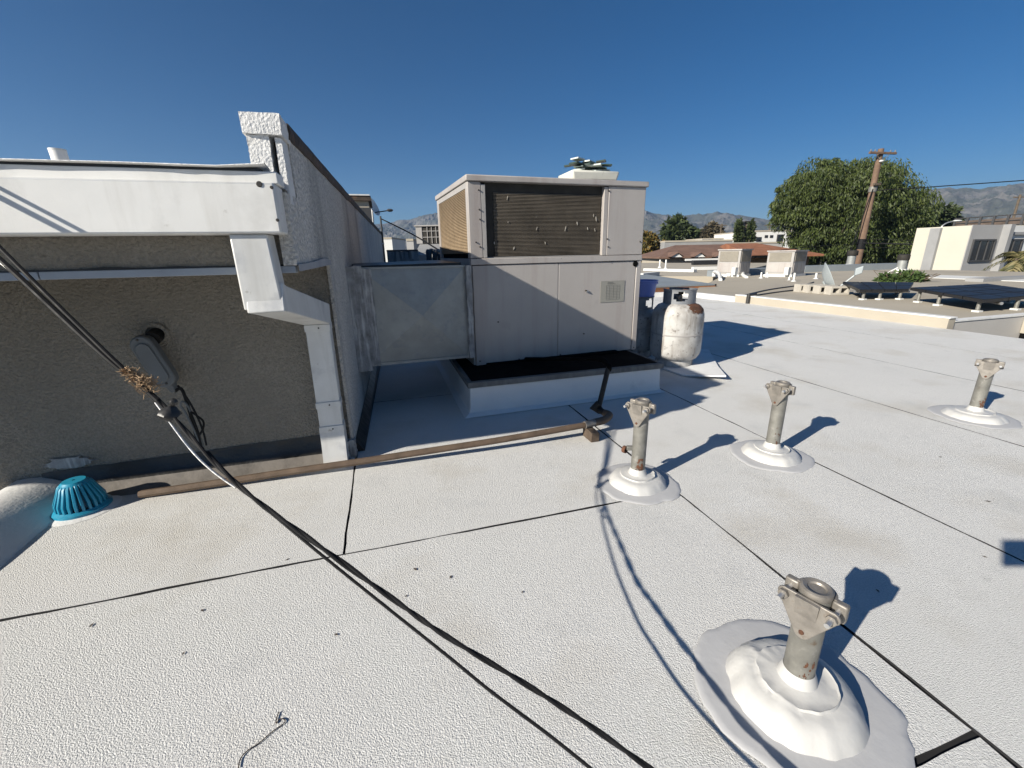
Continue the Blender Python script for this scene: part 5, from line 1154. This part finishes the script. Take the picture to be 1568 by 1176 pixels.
# tarp over a rail beyond the duct
ta, tb_ = PD(592,383,6.4), PD(640,383,6.4); tp = thing('blue_tarp', (ta.x,ta.y,0), 'creased blue grey tarp hung across the gap behind the duct', 'tarp')
mb = MB(); n_ = 24; vs = []; zt_ = ta.z-.02
for i in range(n_+1):
    for j in range(9):
        p = ta.lerp(tb_, i/n_); c = mnoise.noise(V((i*.35, j*.5, 1)))*.05
        for s in (0, .004): vs.append(V((p.x,p.y,0)) + HF*(c+s) + V((0,0,zt_*(1-j/8) + .012*mnoise.noise(V((i*.4,0,3)))*(j == 0))))
I = lambda i, j, s: (i*9+j)*2+s
fs = []
for i in range(n_):
    for j in range(8): fs += [(I(i,j,0),I(i,j+1,0),I(i+1,j+1,0),I(i+1,j,0)), (I(i,j,1),I(i+1,j,1),I(i+1,j+1,1),I(i,j+1,1))]
for i in range(n_): fs += [(I(i,0,0),I(i+1,0,0),I(i+1,0,1),I(i,0,1)), (I(i,8,0),I(i,8,1),I(i+1,8,1),I(i+1,8,0))]
for j in range(8): fs += [(I(0,j,0),I(0,j,1),I(0,j+1,1),I(0,j+1,0)), (I(n_,j,0),I(n_,j+1,0),I(n_,j+1,1),I(n_,j,1))]
mb.add(vs, fs).build('tarp_sheet', MT['tarp'], tp)
MB().cyl(V((ta.x,ta.y,zt_+.01)), V((tb_.x,tb_.y,zt_+.01)), .012, None, 8).build('rail', MT['frame_dark'], tp)
# black hoses bundled beside the unit
hb = PD(672,395,4.4); hs = thing('hose_bundle', (hb.x,hb.y,.0), 'bundle of black hoses and lagged pipes hanging beside the big unit above the duct', 'hoses')
for i in range(9):
    x = 655+4.2*i; MB().tube(smooth_pts([PD(x,412+random.uniform(0,6),4.2+.05*i), PD(x+random.uniform(-2,3),395,4.3), PD(x+random.uniform(-1,6),383+random.uniform(0,4),4.4), PD(x+9,388,4.5)],5), random.uniform(.012,.02), 8).build('hose', MT['tar'], hs)
# small far things in the gap
block('far_white_house', 585, 366, 600, 40, 5, 'small white house seen past the end of the long side wall', MT['white_far'])
block('far_grey_house', 622, 369, 633, 30, 3, 'small grey block left of the louvred condenser', MT['grey_wall'])
# penthouse on the stucco building roof
hp_a, hp_b = Py(534,300,5.4), Py(566,300,5.4)
ph = thing('roof_penthouse', (hp_a.x,5.4,.99), 'small dark capped penthouse rising above the coping of the stucco building', 'penthouse')
zt_ = hp_a.z; z1 = Py(550,308,5.4).z; z2 = Py(550,318,5.4).z
xr_ = hp_b.x
MB().box((xr_-.75,5.4,.99),(xr_-.02,6.1,z1)).build('wall', MT['cream_parapet'], ph, smooth=False)
MB().box((xr_-.8,5.36,z1+.002),(xr_+.01,6.15,zt_)).build('dark_cap', MT['dark_wood'], ph, smooth=False)
MB().box((xr_-.82,5.35,zt_+.001),(xr_,6.17,zt_+.014)).build('roof', MT['white_paint'], ph, smooth=False)
MB().box((xr_-.12,5.38,.99),(xr_+.0,5.399,z2)).build('dark_door', MT['frame_dark'], ph, smooth=False)
# antenna dish on its far end
ap = Py(576,345,6.6); ad = thing('antenna_dish', (ap.x,6.6,1.05), 'white dish antenna with a dark feed arm on the far end of the stucco building', 'satellite dish')
dcn = Py(572,316,6.6); ax_ = (V((.75,-.35,.35))).normalized()
MB().lathe([(.001,-.03)]+[(r_, -.03+.03*(r_/.13)**2) for r_ in (.05,.09,.13)]+[(.132,.003),(.08,-.022),(.001,-.038)], dcn, 24, ax_, False).build('reflector', MT['white_paint'], ad, ang=60)
fa = Py(597,322,6.6); MB().cyl(dcn-V((0,0,.08)), fa, .008, None, 6).build('feed_arm', MT['frame_dark'], ad)
MB().sphere(fa, .03, 8, 6, (1.5,1,.7)).build('feed_head', MT['frame_dark'], ad)
MB().cyl(V((dcn.x-.03,6.6,1.0)), dcn-ax_*.03, .014, None, 8).build('mast', MT['alu'], ad)
mp_ = Py(580,331,6.5); ms_ = thing('thin_mast', (wx(6.5)+.03,6.5,0), 'thin dark mast strapped upright to the far end of the long side wall', 'mast')
MB().cyl((wx(6.5)+.03,6.5,0),(wx(6.5)+.03,6.5,mp_.z),.012,None,8).build('mast_tube', MT['frame_dark'], ms_)
for z in (.6,.95): MB().box((wx(6.5)+.001,6.48,z),(wx(6.5)+.045,6.52,z+.02)).build('strap', MT['alu'], ms_, smooth=False)
wire([V((wx(6.5)+.03,6.5,mp_.z-.03)), PD(630,358,5.6), PD(672,383,4.6)], .008, 'black line sloping from the thin mast down to the louvred condenser')

# ================================================================== MOUNTAINS, TOWN, HAZE
prof = [(300,345),(520,345),(560,345),(590,342),(610,338),(640,331),(665,327),(690,325),(760,322),(850,322),(940,320),(990,322),(1020,326),(1035,331),(1060,327),(1082,326),(1100,322),(1120,324),(1145,330),(1175,335),(1200,335),(1260,330),(1330,312),(1370,299),(1405,291),(1440,285),(1470,283),(1500,287),(1530,282),(1560,277),(1600,282),(1700,290),(2000,300)]
RM = 1500.
az_h = []
for x, y in prof:
    d = ray(x, y); az_h.append((atan2(d.x, d.y), d.z/hypot(d.x, d.y)))
def ridge(az):
    if az <= az_h[0][0]: return az_h[0][1]
    for (a0,h0),(a1,h1) in zip(az_h[:-1], az_h[1:]):
        if a0 <= az <= a1: t = (az-a0)/(a1-a0); return h0+(h1-h0)*t
    return az_h[-1][1]
NA, NR = 760, 90; A0_, A1_ = R(-60), R(110); vs = []; zs = []
for j in range(NR+1):
    u = j/NR; rr = 820 + (RM-820)*u*1.12
    for i in range(NA+1):
        a_ = A0_+(A1_-A0_)*i/NA; x, y = sin(a_)*rr, cos(a_)*rr
        e = ridge(a_)*RM
        q = V((x/150, y/150, 1.3)); rid = 1-abs(mnoise.noise(q)); rid2 = 1-abs(mnoise.noise(q*2.3+V((5,1,0)))); rid3 = 1-abs(mnoise.noise(q*5.1)); rid4 = 1-abs(mnoise.noise(q*11))
        shape = max(0., min(1., (u-.03)/.86)); shape = shape**1.15 if u < .89 else 1-(u-.89)*1.5
        rel = .36*rid+.28*rid2+.22*rid3+.14*rid4
        h = e*shape*(1 + (rel-.72)*1.15*(1-max(0,shape-.70)/.30*.80)) + e*.05*(rel-.7)*(u > .05)
        zs.append(h); vs.append((x, y, h*1.0 - 4.55 - (8 if j == 0 else 0)))
fs = [(j*(NA+1)+i, j*(NA+1)+i+1, (j+1)*(NA+1)+i+1, (j+1)*(NA+1)+i) for j in range(NR) for i in range(NA)]
tag(MB().add(vs, fs).build('mountains', MT['hill'], smooth=False, fix=False), kind='structure')
# far town and trees that read as one mass below the hills
mb = MB(); rnd = random.Random(12)
for i in range(420):
    x = rnd.uniform(560, 1900); D = rnd.uniform(110, 620); p = PD(x, 380, D); p.z = 0; s = rnd.uniform(4, 13)
    h = rnd.uniform(3.5, 9)
    mb.obox(p+V((0,0,-4.6+h/2)), s*1.6, s, h, Matrix.Rotation(rnd.uniform(-.3,.3),3,'Z') @ V((1,0,0)))
tag(mb.build('far_town', MT['white_far'], smooth=False), kind='stuff')
mb = MB()
for i in range(620):
    x = rnd.uniform(560, 1900); D = rnd.uniform(90, 640); p = PD(x, 380, D); p.z = -4.6 + rnd.uniform(2,5); s = rnd.uniform(2.2, 4.6)
    leaves(mb, p+V((0,0,s*.3)), 26, (s,s,s), s*.5, s*.35, .1, rnd, .5)
tag(mb.build('far_trees', MT['leaf_dark'], smooth=False, fix=False), kind='stuff')
# haze
hz = MB().box((-2200,-2200,-5.8),(2200,2200,222)).build('haze', MT['ground'], smooth=False); hz.data.materials.clear()
hm = bpy.data.materials.new('thin_air'); hm.use_nodes = True; n = hm.node_tree.nodes; n.remove(n['Principled BSDF'])
vp_ = n.new('ShaderNodeVolumePrincipled'); vp_.inputs['Color'].default_value = (.45,.66,1,1); vp_.inputs['Density'].default_value = .00028; vp_.inputs['Anisotropy'].default_value = .2
hm.node_tree.links.new(vp_.outputs[0], n['Material Output'].inputs['Volume']); hz.data.materials.append(hm); tag(hz, kind='stuff')

# ================================================================== THE PHONE THAT TOOK THE PICTURE (its shadow falls at the right edge)
ph_ = thing('phone', CAM - FW*.012, 'black phone held out sideways, casting the small square shadow at the right edge', 'phone')
o_ = CAM - FW*.012
MB().hexa([o_+RT*a+UP*b-FW*c for c,a,b in [(.008,-.012,-.034),(.008,.138,-.034),(0,.138,-.034),(0,-.012,-.034),(.008,-.012,.038),(.008,.138,.038),(0,.138,.038),(0,-.012,.038)]]).build('phone_body', MT['frame_dark'], ph_, bevel=.002)
